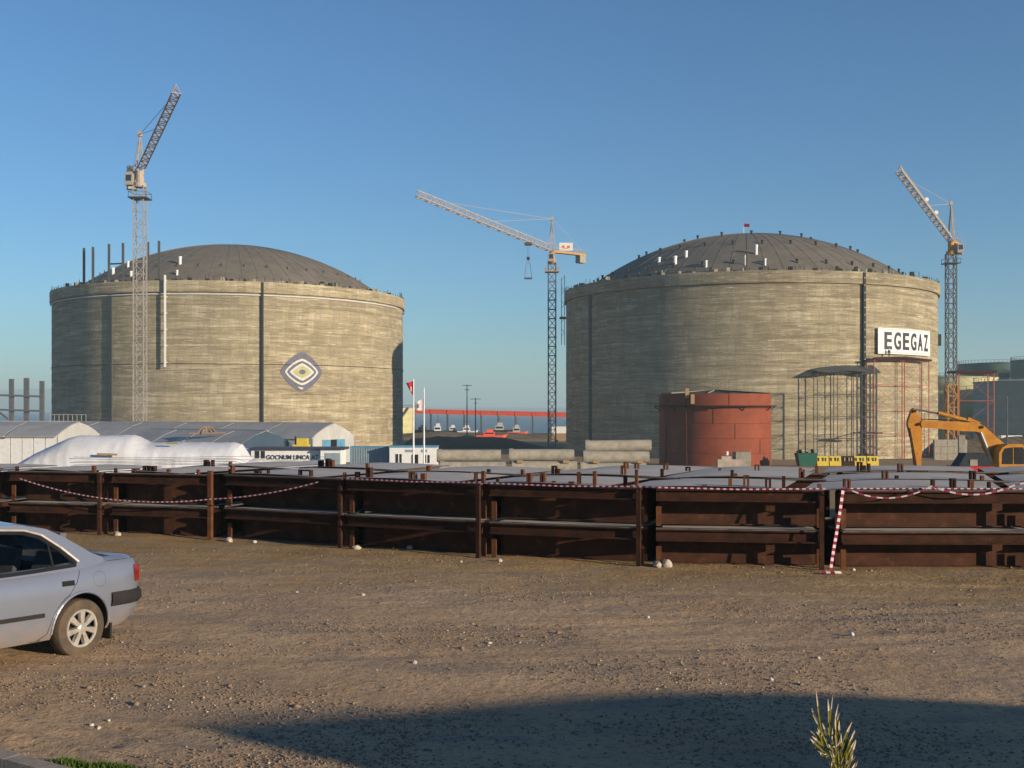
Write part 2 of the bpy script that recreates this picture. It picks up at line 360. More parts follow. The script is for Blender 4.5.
# ---------------------------------------------------------------- LNG tanks
TL = (-66.1, 266.9); TR = (52.1, 250.3); RT = 40.0; ZB = -7.6; ZT = 28.3; RD = 36.2
ring_mesh = None
def make_tank(c, label, dark=False):
    global ring_mesh, gore_mesh, beam_mesh, stub_mesh
    t = thing('storage_tank', label, 'storage tank', (c[0], c[1], 0))
    nl = 13; zb, zt = ZB, ZT-2.35; h = (zt-zb)/nl
    if ring_mesh is None:
        m = MB(); m.lathe([(RT-.05, 0), (RT-.05, .04), (RT, .07), (RT+.02, h*.5), (RT, h-.07), (RT-.05, h-.04), (RT-.05, h)], 180)
        ring_mesh = m.mesh('wall_lift', 'tank_concrete', True)
        m = MB(); m.lathe([(RT-.12, ZT-2.35), (RT+.42, ZT-2.28), (RT+.45, ZT-2.2), (RT+.45, ZT-.06), (RT+.38, ZT), (RT-.5, ZT), (RD-.6, ZT+.05)], 180)
        beam_mesh = m.mesh('ring_beam', 'tank_concrete', True)
    for i in range(nl): link('wall_lift', ring_mesh, t, (0,0,zb+i*h), rotz=R_((i*37) % 360))
    link('ring_beam', beam_mesh, t)
    return t
rise = 12.5; RS = (RD*RD+rise*rise)/(2*rise)
def dome_z(r): return ZT+rise-RS+math.sqrt(RS*RS-r*r)
NG = 64
def gore(a0, a1, r0=0.8):
    m = MB(); n = 14; seg = 2; base = 0
    for (off, last) in ((0, 0),):
        for k in range(n+1):
            r = r0+(RD-r0)*k/n
            for j in range(seg+1):
                a = a0+(a1-a0)*j/seg; m.v.append((r*math.cos(a), r*math.sin(a), dome_z(r)))
        for k in range(n):
            for j in range(seg):
                i = k*(seg+1)+j; m.f.append((i, i+1, i+seg+2, i+seg+1)); m.m.append(0)
    # raised edge rib
    for k in range(n):
        r, r2 = r0+(RD-r0)*k/n, r0+(RD-r0)*(k+1)/n
        m.bar((r*math.cos(a1), r*math.sin(a1), dome_z(r)+.02), (r2*math.cos(a1), r2*math.sin(a1), dome_z(r2)-.01), .09, .08)
    return m.mesh('roof_panel', 'roof_dark', True)
gore_mesh = gore(0, 2*math.pi/NG)
cap = MB(); cap.lathe([(0.01, ZT+rise+.5), (1.0, ZT+rise+.45), (1.2, ZT+rise-.1)], 24); cap_mesh = cap.mesh('dome_cap', 'roof_dark', True)
TLo = make_tank(TL, 'large domed concrete tank with the diamond emblem, on the left')
TRo = make_tank(TR, 'large domed concrete tank carrying the white lettered board, on the right')
for t in (TLo, TRo):
    for i in range(NG): link('roof_panel', gore_mesh, t, (0,0,0), rotz=2*math.pi*i/NG)
    link('dome_cap', cap_mesh, t)
def local(c, p): return (p[0]-c[0], p[1]-c[1], p[2])
def strip(c, par, px, w, z0, z1, mt, name, dots=None, R=RT):
    x, y = cylhit(px, c, R); a = math.atan2(y-c[1], x-c[0]); lx, ly = R*math.cos(a), R*math.sin(a); tx, ty = -math.sin(a), math.cos(a); nx_, ny_ = math.cos(a), math.sin(a)
    m = MB()
    def b(w0, w1, d0, d1, za, zb):
        q = [(lx+tx*u+nx_*d, ly+ty*u+ny_*d) for u, d in ((w0,d0),(w0,d1),(w1,d1),(w1,d0))]
        m.hexa([(p[0],p[1],za) for p in q], [(p[0],p[1],zb) for p in q])
    b(-w/2, w/2, -.4, .12, z0, z1)
    if dots:
        m.mi = 1; z = z0+1
        while z < z1-1: b(-w*.2, w*.2, .12, .17, z, z+.3); z += dots
    return m.build(name, [mt, 'concrete'], par)
strip(TL, TLo, 262.5, .42, ZB, ZT-.1, 'stub_black', 'cable_ladder', R=RT+.48)
strip(TL, TLo, 110, 1.1, ZB, ZT-.1, 'scaffold_dark', 'cable_ladder', R=RT+.2)
strip(TR, TRo, 864.5, .55, ZB, ZT-.1, 'stub_black', 'cable_ladder', 1.4, R=RT+.48)
strip(TR, TRo, 590, .9, ZB, ZT-2, 'scaffold_dark', 'cable_ladder', R=RT+.1)
# thin rope line round each wall, embedded bolts
def wallring(c, par, z, name, mt, r=.07, a0=0, a1=2*math.pi, off=.12):
    m = MB(); m.lathe([(RT+off-r, z), (RT+off, z+r), (RT+off+r, z), (RT+off, z-r), (RT+off-r, z)], 160, (0,0), a0, a1); m.build(name, mt, par)
wallring(TL, TLo, ZT-2.75, 'ring_pipe', 'white_paint', .13, R_(200), R_(350), .25)
wallring(TL, TLo, at(230, 364, 228).z, 'wall_rope', 'stub_black', .06)
# railing round the ring beam
for c, par, seed in ((TL, TLo, 1), (TR, TRo, 2)):
    m = MB(); random.seed(seed)
    for i in range(150):
        a = 2*math.pi*i/150; h = random.choice([.4,.6,.9,1.1,.5])
        m.bar(((RT+.2)*math.cos(a), (RT+.2)*math.sin(a), ZT-.05), ((RT+.2)*math.cos(a), (RT+.2)*math.sin(a), ZT+h), .09)
    for i in range(170):
        a = random.uniform(0, 2*math.pi); r = random.uniform(36.8, 39.4); s_ = random.uniform(.1,.45); h = random.uniform(.2,1.1)
        m.mi = random.choice([0,0,1]); m.box(r*math.cos(a)-s_, r*math.cos(a)+s_, r*math.sin(a)-s_, r*math.sin(a)+s_, ZT, ZT+h)
    o = m.build('edge_fitting', ['stub_black', 'concrete'], par); o['kind'] = 'stuff'
# low kerb ring round the dome foot
m = MB(); m.lathe([(RD-.2, ZT+.1), (RD-.2, ZT+.75), (RD+.15, ZT+.75), (RD+.15, ZT)], 128)
cm = m.mesh('dome_kerb', 'roof_dark', True); link('dome_kerb', cm, TLo); link('dome_kerb', cm, TRo)
# roof studs in rings on the right dome
sm = MB(); sm.tube((0,0,-.2),(0,0,.72),.22,8).tube((0,0,.5),(0,0,.76),.30,8); stub_mesh = sm.mesh('roof_stub', 'stub_black')
for r, n, o0 in ((14, 14, .1), (24, 26, .05), (33, 34, 0)):
    for i in range(n):
        a = 2*math.pi*i/n+o0; link('roof_stub', stub_mesh, TRo, (r*math.cos(a), r*math.sin(a), dome_z(r)))
sm2 = MB(); sm2.tube((0,0,-.1),(0,0,.5),.12,6); s2 = sm2.mesh('roof_stub', 'stub_black')
for i in range(40):
    a = 2*math.pi*i/40; link('roof_stub', s2, TLo, (30*math.cos(a), 30*math.sin(a), dome_z(30)))
# white vent pipes: find the dome point under a pixel
def domehit(px, py, c):
    best = None
    for k in range(1200):
        Y = 190+k*.1; p = at(px, py, Y); r = math.hypot(p.x-c[0], p.y-c[1])
        if r < RD+3.5 and p.z <= (dome_z(r) if r < RD else ZT): return p.x-c[0], p.y-c[1], (dome_z(r) if r < RD else ZT)
    return None
def vent(px, py, h, w, c, par, mt='white_paint'):
    q = domehit(px, py, c)
    if not q: return
    h *= .78; w *= .72; m = MB(); m.tube((0,0,-.3),(0,0,h*.8),w*.42,10).tube((0,0,h*.75),(0,0,h),w*.5,10); m.build('vent_pipe', mt, par, loc=q, smooth=True)
for a in ((686,257,1.6,1.1),(659,262,1.2,1.2),(675,264,2.0,1.3),(706,267,1.6,.9),(756,254,2.3,1.1),(765,265,1.6,.8),(745,265,2.4,.35)): vent(*a, TR, TRo)
for a in ((180,264,2.0,1.1),(177,275,1.3,.8),(113,274,1.7,1.1),(128,267,1.6,.9),(131,276,1.3,.9),(148,270,1.4,.7),(104,272,1.0,.8)): vent(*a, TL, TLo)
# steel posts standing on the left tank's edge
for px, top in ((84,248),(93,247),(109,244),(123,243),(148,242),(159,241)):
    best = None
    for k in range(400):
        Y = 226+k*.1; p = at(px, 0, Y); r = math.hypot(p.x-TL[0], Y-TL[1])
        if r < 38.9: best = (p.x, Y); break
    if best is None: continue
    tz = at(px, top, best[1]).z; MB().bar((0,0,ZT-.1),(0,0,tz),.42,.42).build('edge_post', 'scaffold_dark', TLo, loc=local(TL, (best[0], best[1], 0)))
MB().bar(local(TL,at(109,264,244)), local(TL,at(123,263.5,241.5)), .3).build('edge_rail', 'scaffold_dark', TLo)
# white downpipe standing off the left tank wall
x, y = cylhit(165, TL, RT+1.0); z0, z1 = at(165, 367, y).z, at(165, 275, y).z
m = MB(); m.bar((0,0,z0),(0,0,z1), .36, .3)
for k in range(6): z = z0+1+k*(z1-z0-2)/5; m.bar((0,0,z),(0-(x-TL[0])/RT*1.4, -(y-TL[1])/RT*1.4, z), .15)
m.build('white_downpipe', 'white_paint', TLo, loc=local(TL, (x, y, 0)))
# side stair on the right tank's left flank, hoist box on its right flank
m = MB(); A = at(562.5, 286, 250)
for (a, b) in (((561.5,278),(561.5,345)),((564.6,275),(564.4,345))): m.bar(at(a[0],a[1],252), at(b[0],b[1],252), .13)
for k in range(9): y0 = 280+k*7; m.bar(at(561.5,y0,252), at(564.6,y0+4 if k%2 else y0-4,252), .08)
m.bar(at(559.5,318,252), at(566,318,252), .5); m.v = [local(TR, q) for q in m.v]
m.build('flank_ladder', 'scaffold_dark', TRo)
m = MB(); p = at(937.5, 341, 236); m.box(p.x-.5,p.x+.6,p.y-.5,p.y+.5,p.z-1,p.z+1.4); m.bar((p.x-1.6,p.y,p.z),(p.x,p.y,p.z),.3)
m.v = [local(TR, q) for q in m.v]; m.build('hoist_box', 'stub_black', TRo)
m = MB(); m.bar(at(401,293,267), at(401,318,267), .3).bar(at(399,314,267), at(404,314,267), .3).bar(at(404,314,267), at(403,300,267), .12); m.v = [local(TL, q) for q in m.v]
m.build('edge_bracket', 'scaffold_dark', TLo)
# roof flag on the right dome
m = MB(); m.bar((0,0,0),(0,0,2.3),.08); m.mi = 1; m.box(0,1.0,-.04,.04,1.5,2.3)
t = thing('flag', 'tiny pink flag on the top of the right dome', 'flag', (TR[0]-1.3, TR[1]-4, dome_z(4.2)-.1)); MB().bar((0,0,0),(0,0,2.5),.1).build('pole', 'white_paint', t); 
m = MB(); m.quad((0,0,1.7),(1.2,0,1.6),(1.3,.05,2.4),(0,0,2.45)); m.build('cloth', 'flag_red', t)

# diamond emblem, thin plates bent round the left wall
ex, ey = cylhit(301.8, TL, RT); ea = math.atan2(ey-TL[1], ex-TL[0]); ez = at(302, 372, ey).z; PXM = ey/F
em = thing('emblem', 'grey and white diamond shaped emblem fixed on the left tank wall', 'emblem', (ex, ey, ez))
def cylpt(u, v, off):
    a = ea+u/RT; return ((RT+off)*math.cos(a)+TL[0]-ex, (RT+off)*math.sin(a)+TL[1]-ey, v)
foreshort = 1/abs(math.cos(ea-math.atan2(-ey, -ex)))
def disc(rx, ry, p, off, mt, name, cu=0, cv=0):
    m = MB(); n = 56; rings = 5; base = []
    for o_ in (off,):
        for k in range(rings+1):
            for i in range(n):
                a = 2*math.pi*i/n; cu_, su_ = math.cos(a), math.sin(a); rr = (abs(cu_)**p+abs(su_)**p)**(-1/p)*k/rings
                m.v.append(cylpt((cu+rx*cu_*rr)*PXM*foreshort, (cv+ry*su_*rr)*PXM, o_))
    for k in range(rings):
        for i in range(n):
            j = (i+1) % n; m.f.append((k*n+i, k*n+j, (k+1)*n+j, (k+1)*n+i)); m.m.append(0)
    b = len(m.v)
    for i in range(n): q = m.v[rings*n+i]; m.v.append((q[0]*1+(TL[0]-ex-q[0])*.003, q[1]+(TL[1]-ey-q[1])*.003, q[2]))
    for i in range(n): j = (i+1) % n; m.f.append((rings*n+i, rings*n+j, b+j, b+i)); m.m.append(0)
    m.build(name, mt, em)
disc(20.5, 20, 1.35, .10, 'emblem_grey', 'outer_plate'); disc(16.2, 13.3, 1.35, .15, 'emblem_white', 'white_band'); disc(14.2, 11, 1.35, .20, 'emblem_grey', 'inner_band')
disc(11.8, 8.8, 1.2, .25, 'emblem_white', 'inner_white_band'); disc(9.3, 6.3, 1.2, .30, 'emblem_lime', 'lime_centre'); disc(3.1, 2.4, 2, .35, 'emblem_grey', 'centre_dot')
m = MB(); m.hexa([cylpt(u*PXM*foreshort, v*PXM, .12) for u, v in ((-4.5,-14.6),(-2,-16.8),(0,-17.6),(1.5,-15.6),(0,-15.6),(-2.5,-15))], [cylpt(u*PXM*foreshort, v*PXM, .17) for u, v in ((-4.5,-14.6),(-2,-16.8),(0,-17.6),(1.5,-15.6),(0,-15.6),(-2.5,-15))]); m.build('chevron', 'emblem_white', em)

# lettered board on the right tank
gx, gy = cylhit(903, TR, RT+.5); ga = math.atan2(gy-TR[1], gx-TR[0])
x0, y0 = cylhit(877.5, TR, RT+.3); x1, y1 = cylhit(929.5, TR, RT+.3)
zt0, zb0 = at(877.5, 326, y0).z, at(877.5, 352.5, y0).z; zt1, zb1 = at(929.5, 333, y1).z, at(929.5, 357.5, y1).z
zt_, zb_ = (zt0+zt1)/2, (zb0+zb1)/2
aa0 = math.atan2(y0-TR[1], x0-TR[0]); aa1 = math.atan2(y1-TR[1], x1-TR[0])
sg = thing('sign_board', 'white board reading EGEGAZ curved round the right tank wall', 'sign', (x0, y0, zb_))
def sp(s, h, off):      # s metres along the arc from its left end
    a = aa0+s/RT; return Vector(((RT+.3+off)*math.cos(a)+TR[0]-x0, (RT+.7+off)*math.sin(a)+TR[1]-y0, h))
LEN = (aa1-aa0)*RT; HH = zt_-zb_
m = MB(); n = 20
for i in range(n):
    a, b = LEN*i/n, LEN*(i+1)/n
    m.hexa([sp(a,0,0), sp(b,0,0), sp(b,0,-.12), sp(a,0,-.12)], [sp(a,HH,0), sp(b,HH,0), sp(b,HH,-.12), sp(a,HH,-.12)])
m.build('board', 'white_paint', sg)
m = MB()
for h in (.28, HH-.28):
    for i in range(n): a, b = LEN*i/n, LEN*(i+1)/n; m.hexa([sp(a,h,.03), sp(b,h,.03), sp(b,h,0), sp(a,h,0)], [sp(a,h+.07,.03), sp(b,h+.07,.03), sp(b,h+.07,0), sp(a,h+.07,0)])
m.build('border_line', 'hall_roof', sg)
def text_mesh(s, size, ext):
    cu = bpy.data.curves.new('txt', 'FONT'); cu.body = s; cu.size = size; cu.extrude = ext; cu.resolution_u = 4; cu.offset = .03*size*.5 if len(s) > 1 else .045*size*.5
    o = bpy.data.objects.new('txt', cu); COL.objects.link(o); dg = bpy.context.evaluated_depsgraph_get()
    me = bpy.data.meshes.new_from_object(o.evaluated_get(dg)); bpy.data.objects.remove(o); bpy.data.curves.remove(cu); return me
WORD = 'EGEGAZ'; lh = HH*.64
xl, step = LEN*.09, LEN*.875/6
for i, ch in enumerate(WORD):
    me = text_mesh(ch, lh/.70, .04); xsn = [v.co.x for v in me.vertices]; mn, mxx = min(xsn), max(xsn); ww = step*.74
    for v_ in me.vertices:
        u = xl+i*step+(v_.co.x-mn)/(mxx-mn)*ww; q = sp(u, HH*.2+v_.co.y+.0, .05+v_.co.z); v_.co = q
    me.materials.clear(); me.materials.append(MT['navy']); link('letter', me, sg)

# ---------------------------------------------------------------- lattice builders
def lattice(m, p, q, w, n, r, up=(0,1,0), tri=False):
    p = Vector(p); q = Vector(q); z = (q-p).normalized(); u = Vector(up)
    x = z.cross(u).normalized(); y = z.cross(x).normalized()*-1
    if tri: cs = [x*(-w/2), x*(w/2), y*(w*1.1)]
    else: cs = [x*-w/2+y*-w/2, x*w/2+y*-w/2, x*w/2+y*w/2, x*-w/2+y*w/2]
    k = len(cs)
    for c in cs: m.bar(p+c, q+c, r*1.7)
    for i in range(n):
        a = p.lerp(q, i/n); b = p.lerp(q, (i+1)/n)
        for j in range(k):
            c, d = cs[j], cs[(j+1) % k]
            m.bar(a+c, a+d, r)
            if i % 2: m.bar(a+c, b+d, r)
            else: m.bar(a+d, b+c, r)
    for j in range(k): m.bar(q+cs[j], q+cs[(j+1) % k], r)
def tower_crane(X, Y, zr, d, pitch, L, cl, label, mastm, jibm, apex_h, zbase, cabside, lower=None, mr=.15):
    t = thing('tower_crane', label, 'tower crane', (X, Y, zbase), group='tower cranes round the tanks'); H = zr-zbase
    m = MB(); n = int((H-3)/2.2); lattice(m, (0,0,0), (0,0,H-3), 1.85, n, mr)
    if lower: m.mi = 0
    m.build('mast', mastm, t)
    if lower:
        m = MB(); lattice(m, (0,0,0), (0,0,lower), 2.3, int(lower/2.4), .17); m.build('climbing_frame', 'crane_yellow', t)
    MB().box(-2.4,2.4,-2.4,2.4,-.6,.6).build('base', 'concrete', t)
    m = MB(); m.box(-1.7,1.7,-1.7,1.7,H-5.3,H-5.1)
    for sx in (-1.6,1.6):
        for sy in (-1.6,1.6): m.bar((sx,sy,H-5.1),(sx,sy,H-4.1),.08)
    for a in (-1.6,1.6): m.bar((-1.6,a,H-4.15),(1.6,a,H-4.15),.07).bar((a,-1.6,H-4.15),(a,1.6,H-4.15),.07)
    m.build('platform', 'crane_yellow' if 'between' in label else 'scaffold_dark', t)
    MB().tube((0,0,H-3.2),(0,0,H-2.4),1.1,16).tube((0,0,H-2.4),(0,0,H-.2),.7,12).build('slewing_ring', 'crane_yellow' if 'between' in label or lower else jibm, t)
    dx, dy = d; nrm = math.hypot(dx, dy); dx /= nrm; dy /= nrm
    tip = Vector((dx*L, dy*L, H+L*pitch))
    m = MB(); lattice(m, (dx*1.2,dy*1.2,H+.1), tip, 1.35, int(L/1.5), .10, (0,0,1), True)
    m.build('jib', jibm, t)
    a = H+apex_h
    m = MB(); 
    for s_ in (-.7,.7):
        q = Vector((-dy*s_, dx*s_, H-.2)); m.bar(q+Vector((dx,dy,0))*.8, (0,0,a), .17); m.bar(q-Vector((dx,dy,0))*.8, (0,0,a), .17)
        for k in range(1,4): w = 1-k/4; m.bar((-dy*s_*w+dx*.8*w, dx*s_*w+dy*.8*w, H+apex_h*k/4), (-dy*s_*w-dx*.8*w, dx*s_*w-dy*.8*w, H+apex_h*k/4), .1)
    m.box(-.35,.35,-.35,.35,a-.4,a+.5); m.build('apex_tower', 'crane_grey', t)
    m = MB()
    for fr in (.45, .78): m.tube((0,0,a), Vector((dx*L*fr, dy*L*fr, H+L*pitch*fr+1.5)), .05, 4)
    cj = Vector((-dx*cl, -dy*cl, H+.0)); m.tube((0,0,a), cj+Vector((0,0,.4)), .05, 4); m.build('tie_cable', 'crane_grey', t)
    sx, sy = -dy*.7, dx*.7
    m = MB(); m.hexa([(sx,sy,H-.4),(-sx,-sy,H-.4),(cj.x-sx,cj.y-sy,H-.4),(cj.x+sx,cj.y+sy,H-.4)][::-1], [(sx,sy,H+.1),(-sx,-sy,H+.1),(cj.x-sx,cj.y-sy,H+.1),(cj.x+sx,cj.y+sy,H+.1)][::-1])
    for s_ in (-1,1): m.bar((sx*s_,sy*s_,H+1),(cj.x+sx*s_,cj.y+sy*s_,H+1),.08)
    m.build('counter_jib', 'crane_yellow' if 'between' in label or lower else 'crane_grey', t)
    c0 = cj*.80; c1 = cj*.98
    m = MB(); m.hexa([(c0.x+sx*1.3,c0.y+sy*1.3,H-2.3),(c0.x-sx*1.3,c0.y-sy*1.3,H-2.3),(c1.x-sx*1.3,c1.y-sy*1.3,H-2.3),(c1.x+sx*1.3,c1.y+sy*1.3,H-2.3)][::-1], [(c0.x+sx*1.3,c0.y+sy*1.3,H-.42),(c0.x-sx*1.3,c0.y-sy*1.3,H-.42),(c1.x-sx*1.3,c1.y-sy*1.3,H-.42),(c1.x+sx*1.3,c1.y+sy*1.3,H-.42)][::-1])
    m.build('counterweight', 'concrete', t)
    cbx, cby = cabside
    cb = MB().box(cbx-.7,cbx+.7,cby-.8,cby+.8,H-2.9,H-.8).build('cab', 'crane_white', t)
    MB().box(cbx-.5,cbx+.5,cby-.83,cby-.79,H-2.2,H-1.1).build('window', 'glass_dark', cb)
    return t, H, Vector((dx,dy,0)), tip
# centre crane
cz = at(552, 251, 280).z
c1, H1, d1, tip1 = tower_crane(atx(552,280), 280, cz, (-.8,-.6), .23, 39.6, 10.5, 'tower crane between the two tanks with its long jib pointing left', 'mast_grey', 'crane_grey', 8.0, -7.5, (-.3,-1.6))
c1['group'] = 'tower cranes round the tanks'
bx = MB().box(-1.7,1.7,-.3,.3,0,2.0).build('name_board', 'white_paint', c1, loc=(3.6,2.6,H1+.4))
m = MB(); m.box(-1.0,-.3,-.36,-.31,.7,1.3).box(.3,1.0,-.36,-.31,.7,1.3); m.build('board_mark', 'red_paint', bx)
tr = d1*7.5; tz = H1+7.5*.23
MB().box(tr.x-.9,tr.x+.9,tr.y-.9,tr.y+.9,tz-.9,tz-.3).build('trolley', 'scaffold_dark', c1)
m = MB()
for s_ in (-.25,.25): m.tube((tr.x+s_,tr.y,tz-.8),(tr.x+s_*.6,tr.y,tz-3.8),.035,4)
m.box(tr.x-.35,tr.x+.35,tr.y-.2,tr.y+.2,tz-4.6,tz-3.8); m.build('hook_block', 'stub_black', c1)
m = MB(); 
for s_ in (-.9,.9):
    for q in (-.6,.6): m.bar((tr.x+s_,tr.y+q,tz-9),(tr.x+s_*.5,tr.y+q*.5,tz-5.2),.1)
m.box(tr.x-.95,tr.x+.95,tr.y-.7,tr.y+.7,tz-9.2,tz-8.9); m.v = [(a-tr.x, b-tr.y, c_-(tz-9.2)) for a, b, c_ in m.v]
t = thing('lifting_cage', 'small open cage hanging from the hook of the centre crane', 'cage', (c1.location.x+tr.x, c1.location.y+tr.y, c1.location.z+tz-9.2)); m.build('frame', 'mast_grey', t)
MB().tube((0,0,3.6),(0,0,4.7),.05,4).build('sling', 'stub_black', t)
# left crane
cz = at(141, 170, 205).z
c2, H2, d2, tip2 = tower_crane(atx(140,205), 205, cz, (.48,-.877), .215, 30.5, 8.5, 'tower crane in front of the left tank with its jib raised steeply', 'crane_white', 'crane_grey', 6.5, gz(205)-.2, (-1.7,-.4), mr=.095)
MB().box(-2.2,-1.3,-.6,.5,H2-1.2,H2+.7).build('winch_box', 'crane_white', c2)
# right crane
cz = at(951, 241, 260).z
c3, H3, d3, tip3 = tower_crane(atx(951,260), 260, cz, (-.571,-.82), .21, 41.5, 8, 'tower crane to the right of the right tank with yellow foot', 'mast_grey', 'crane_grey', 8.6, -7.6, (1.6,-.9), lower=15.5)
for fr in (.52,.33):
    q = d3*41.5*fr; MB().tube((q.x,q.y-.3,H3+41.5*fr*.21+1.7),(q.x,q.y-.6,H3+41.5*fr*.21+1.7),.45,10).build('floodlight', 'white_paint', c3)

# ---------------------------------------------------------------- halls and site buildings
def hall(name, label, G, axis, L, Wd, eave, peak, ground, bays, wallm, roofm, gablem, door=None, ribs=False):
    """gable centre G (x,y); axis = direction the hall runs away from that gable"""
    t = thing(name, label, 'building', (G[0], G[1], ground)); ax = Vector((axis[0],axis[1],0)).normalized(); pr = Vector((-ax.y, ax.x, 0))
    def P(a, b, z): q = ax*a+pr*b; return (q.x, q.y, z-ground)
    w = Wd/2; bl = L/bays
    for s_ in (-1, 1):
        for i in range(bays):
            m = MB(); a0, a1 = i*bl+.14, (i+1)*bl-.14; prof = [(w+.25, eave-.12), (w*.78, eave+(peak-eave)*.32), (w*.4, eave+(peak-eave)*.72), (0, peak)]
            for (b0, z0), (b1, z1) in zip(prof, prof[1:]):
                m.hexa([P(a0,s_*b0,z0-.08),P(a1,s_*b0,z0-.08),P(a1,s_*b1,z1-.08),P(a0,s_*b1,z1-.08)], [P(a0,s_*b0,z0),P(a1,s_*b0,z0),P(a1,s_*b1,z1),P(a0,s_*b1,z1)])
            m.build('roof_panel', roofm, t)
    for s_ in (-1, 1):
        if ribs and s_ == ribs:
            n = int(L/1.6)
            for i in range(n):
                a0, a1 = L*i/n, L*(i+1)/n; m = MB(); m.hexa([P(a0+.06,s_*w,ground),P(a1-.06,s_*w,ground),P(a1-.06,s_*(w-.15),ground),P(a0+.06,s_*(w-.15),ground)], [P(a0+.06,s_*w,eave),P(a1-.06,s_*w,eave),P(a1-.06,s_*(w-.15),eave),P(a0+.06,s_*(w-.15),eave)])
                m.build('wall_panel', wallm, t)
            m = MB(); m.hexa([P(0,s_*(w-.15),ground),P(L,s_*(w-.15),ground),P(L,s_*(w-.3),ground),P(0,s_*(w-.3),ground)], [P(0,s_*(w-.15),eave),P(L,s_*(w-.15),eave),P(L,s_*(w-.3),eave),P(0,s_*(w-.3),eave)]); m.build('wall', 'scaffold_dark', t)
        else:
            m = MB(); m.hexa([P(0,s_*w,ground),P(L,s_*w,ground),P(L,s_*(w-.15),ground),P(0,s_*(w-.15),ground)], [P(0,s_*w,eave),P(L,s_*w,eave),P(L,s_*(w-.15),eave),P(0,s_*(w-.15),eave)]); m.build('wall', wallm, t)
    for a in (0, L-.15):
        out = [(-w,ground),(w,ground),(w,eave-.1),(w*.78,eave+(peak-eave)*.30),(w*.4,eave+(peak-eave)*.70),(0,peak-.1),(-w*.4,eave+(peak-eave)*.70),(-w*.78,eave+(peak-eave)*.30),(-w,eave-.1)]
        m = MB(); m.hexa([P(a,b,z) for b, z in out], [P(a+.15,b,z) for b, z in out]); m.build('gable_wall', gablem, t)
    for s_ in (-1, 1):
        for i in range(1, bays):
            m = MB(); prof = [(w+.25, eave-.12), (w*.78, eave+(peak-eave)*.32), (w*.4, eave+(peak-eave)*.72), (0, peak)]
            for (b0, z0), (b1, z1) in zip(prof, prof[1:]): m.hexa([P(i*bl-.3,s_*b0,z0-.2),P(i*bl+.3,s_*b0,z0-.2),P(i*bl+.3,s_*b1,z1-.2),P(i*bl-.3,s_*b1,z1-.2)], [P(i*bl-.3,s_*b0,z0-.1),P(i*bl+.3,s_*b0,z0-.1),P(i*bl+.3,s_*b1,z1-.1),P(i*bl-.3,s_*b1,z1-.1)])
            m.build('roof_seam', 'scaffold_dark', t)
    # roof purlin ridge
    MB().bar(P(0,0,peak+.03), P(L,0,peak+.03), .25, .12).build('ridge_cap', roofm, t)
    return t, P
h1, P1 = hall('storage_hall', 'long grey fabric hall with blue doors in its gable, before the left tank', (atx(334,180), 180), (-.93,.37), 66, 13, at(0,437,180).z, at(0,423,180).z, gz(180)-.1, 7, 'hall_wall', 'hall_roof', 'hall_wall')
# blue door leaves and dark opening in the near gable
e = h1.location.z
for b0, b1, mt, nm in ((-3.4,-.8,'blue_paint','door_leaf'),(-.8,1.1,'dark','doorway'),(1.1,3.6,'blue_paint','door_leaf')):
    m = MB(); m.hexa([P1(-.06,b0,e),P1(-.06,b1,e),P1(.02,b1,e),P1(.02,b0,e)], [P1(-.06,b0,-2.5),P1(-.06,b1,-2.5),P1(.02,b1,-2.5),P1(.02,b0,-2.5)]); m.build(nm, mt, h1)
h2, P2 = hall('workshop_tent', 'low hall with dark slate gable behind the white office cabin', (atx(267,150), 150), (-.86,.5), 22, 10.5, at(0,446,150).z, at(0,430.5,150).z, gz(150)-.1, 4, 'hall_wall', 'hall_roof', 'slate_fabric')
h3, P3 = hall('ribbed_hall', 'grey hall with white ribbed side wall at the far left edge', (atx(62,152), 158), (-1,.08), 44, 13, at(0,436,152).z, at(0,421.5,158).z, gz(158)-.1, 6, 'white_paint', 'hall_roof', 'hall_wall', ribs=1)
# yellow tank thing between halls
m = MB(); p = at(301, 446, 165); t = thing('yellow_machine', 'small orange yellow machine standing between two hall gables', 'machine', (p.x, p.y, gz(165)))
z = -1.9-gz(165); MB().box(-1.2,1.2,-.8,.8,0,z-.9).build('body', 'yellow_paint', t); MB().box(-.5,1.0,-.7,.7,z-.9,z).build('hood', 'yellow_paint', t); MB().tube((-.8,0,z-.9),(-.8,0,z+.3),.12,6).build('exhaust', 'stub_black', t)
# heap of timber on the hall roof
t = thing('timber_pile', 'brown timber truss pile on the roof between halls', 'timber', at(207,429.5,150)); m = MB()
for k in range(10): a = random.uniform(-2,2); m.bar((a,random.uniform(-.5,.5),-.6),(a*.3+random.uniform(-.4,.4),0,.45),.13)
m.bar((-2.4,0,-.5),(2.4,0,-.45),.16); m.build('beam', 'wood', t)

# steel column frames, far left
t = thing('column_frame', 'row of tall steel columns with cross rails behind the halls at far left', 'steel frame', (atx(27,200), 200, gz(200)))
for px, top, w in ((-22,380,.7),(11.5,379,.7),(26.5,378,.8),(42,381,.7)):
    a = at(px, top, 200); MB().box(a.x-t.location.x-w/2, a.x-t.location.x+w/2, -.3,.3, 0, a.z-t.location.z).build('column', 'mast_grey', t)
for y in (395.5, 410):
    a, b = at(-22, y-1, 200), at(42, y+1, 200); m = MB(); m.bar((a.x-t.location.x,-.45,a.z-t.location.z),(b.x-t.location.x,-.45,b.z-t.location.z),.35); m.build('rail', 'mast_grey', t)
m = MB(); a, b = at(-8,405,200), at(9,419,200); m.bar((a.x-t.location.x,-.5,a.z-t.location.z),(b.x-t.location.x,-.5,b.z-t.location.z),.3); m.build('brace', 'mast_grey', t)
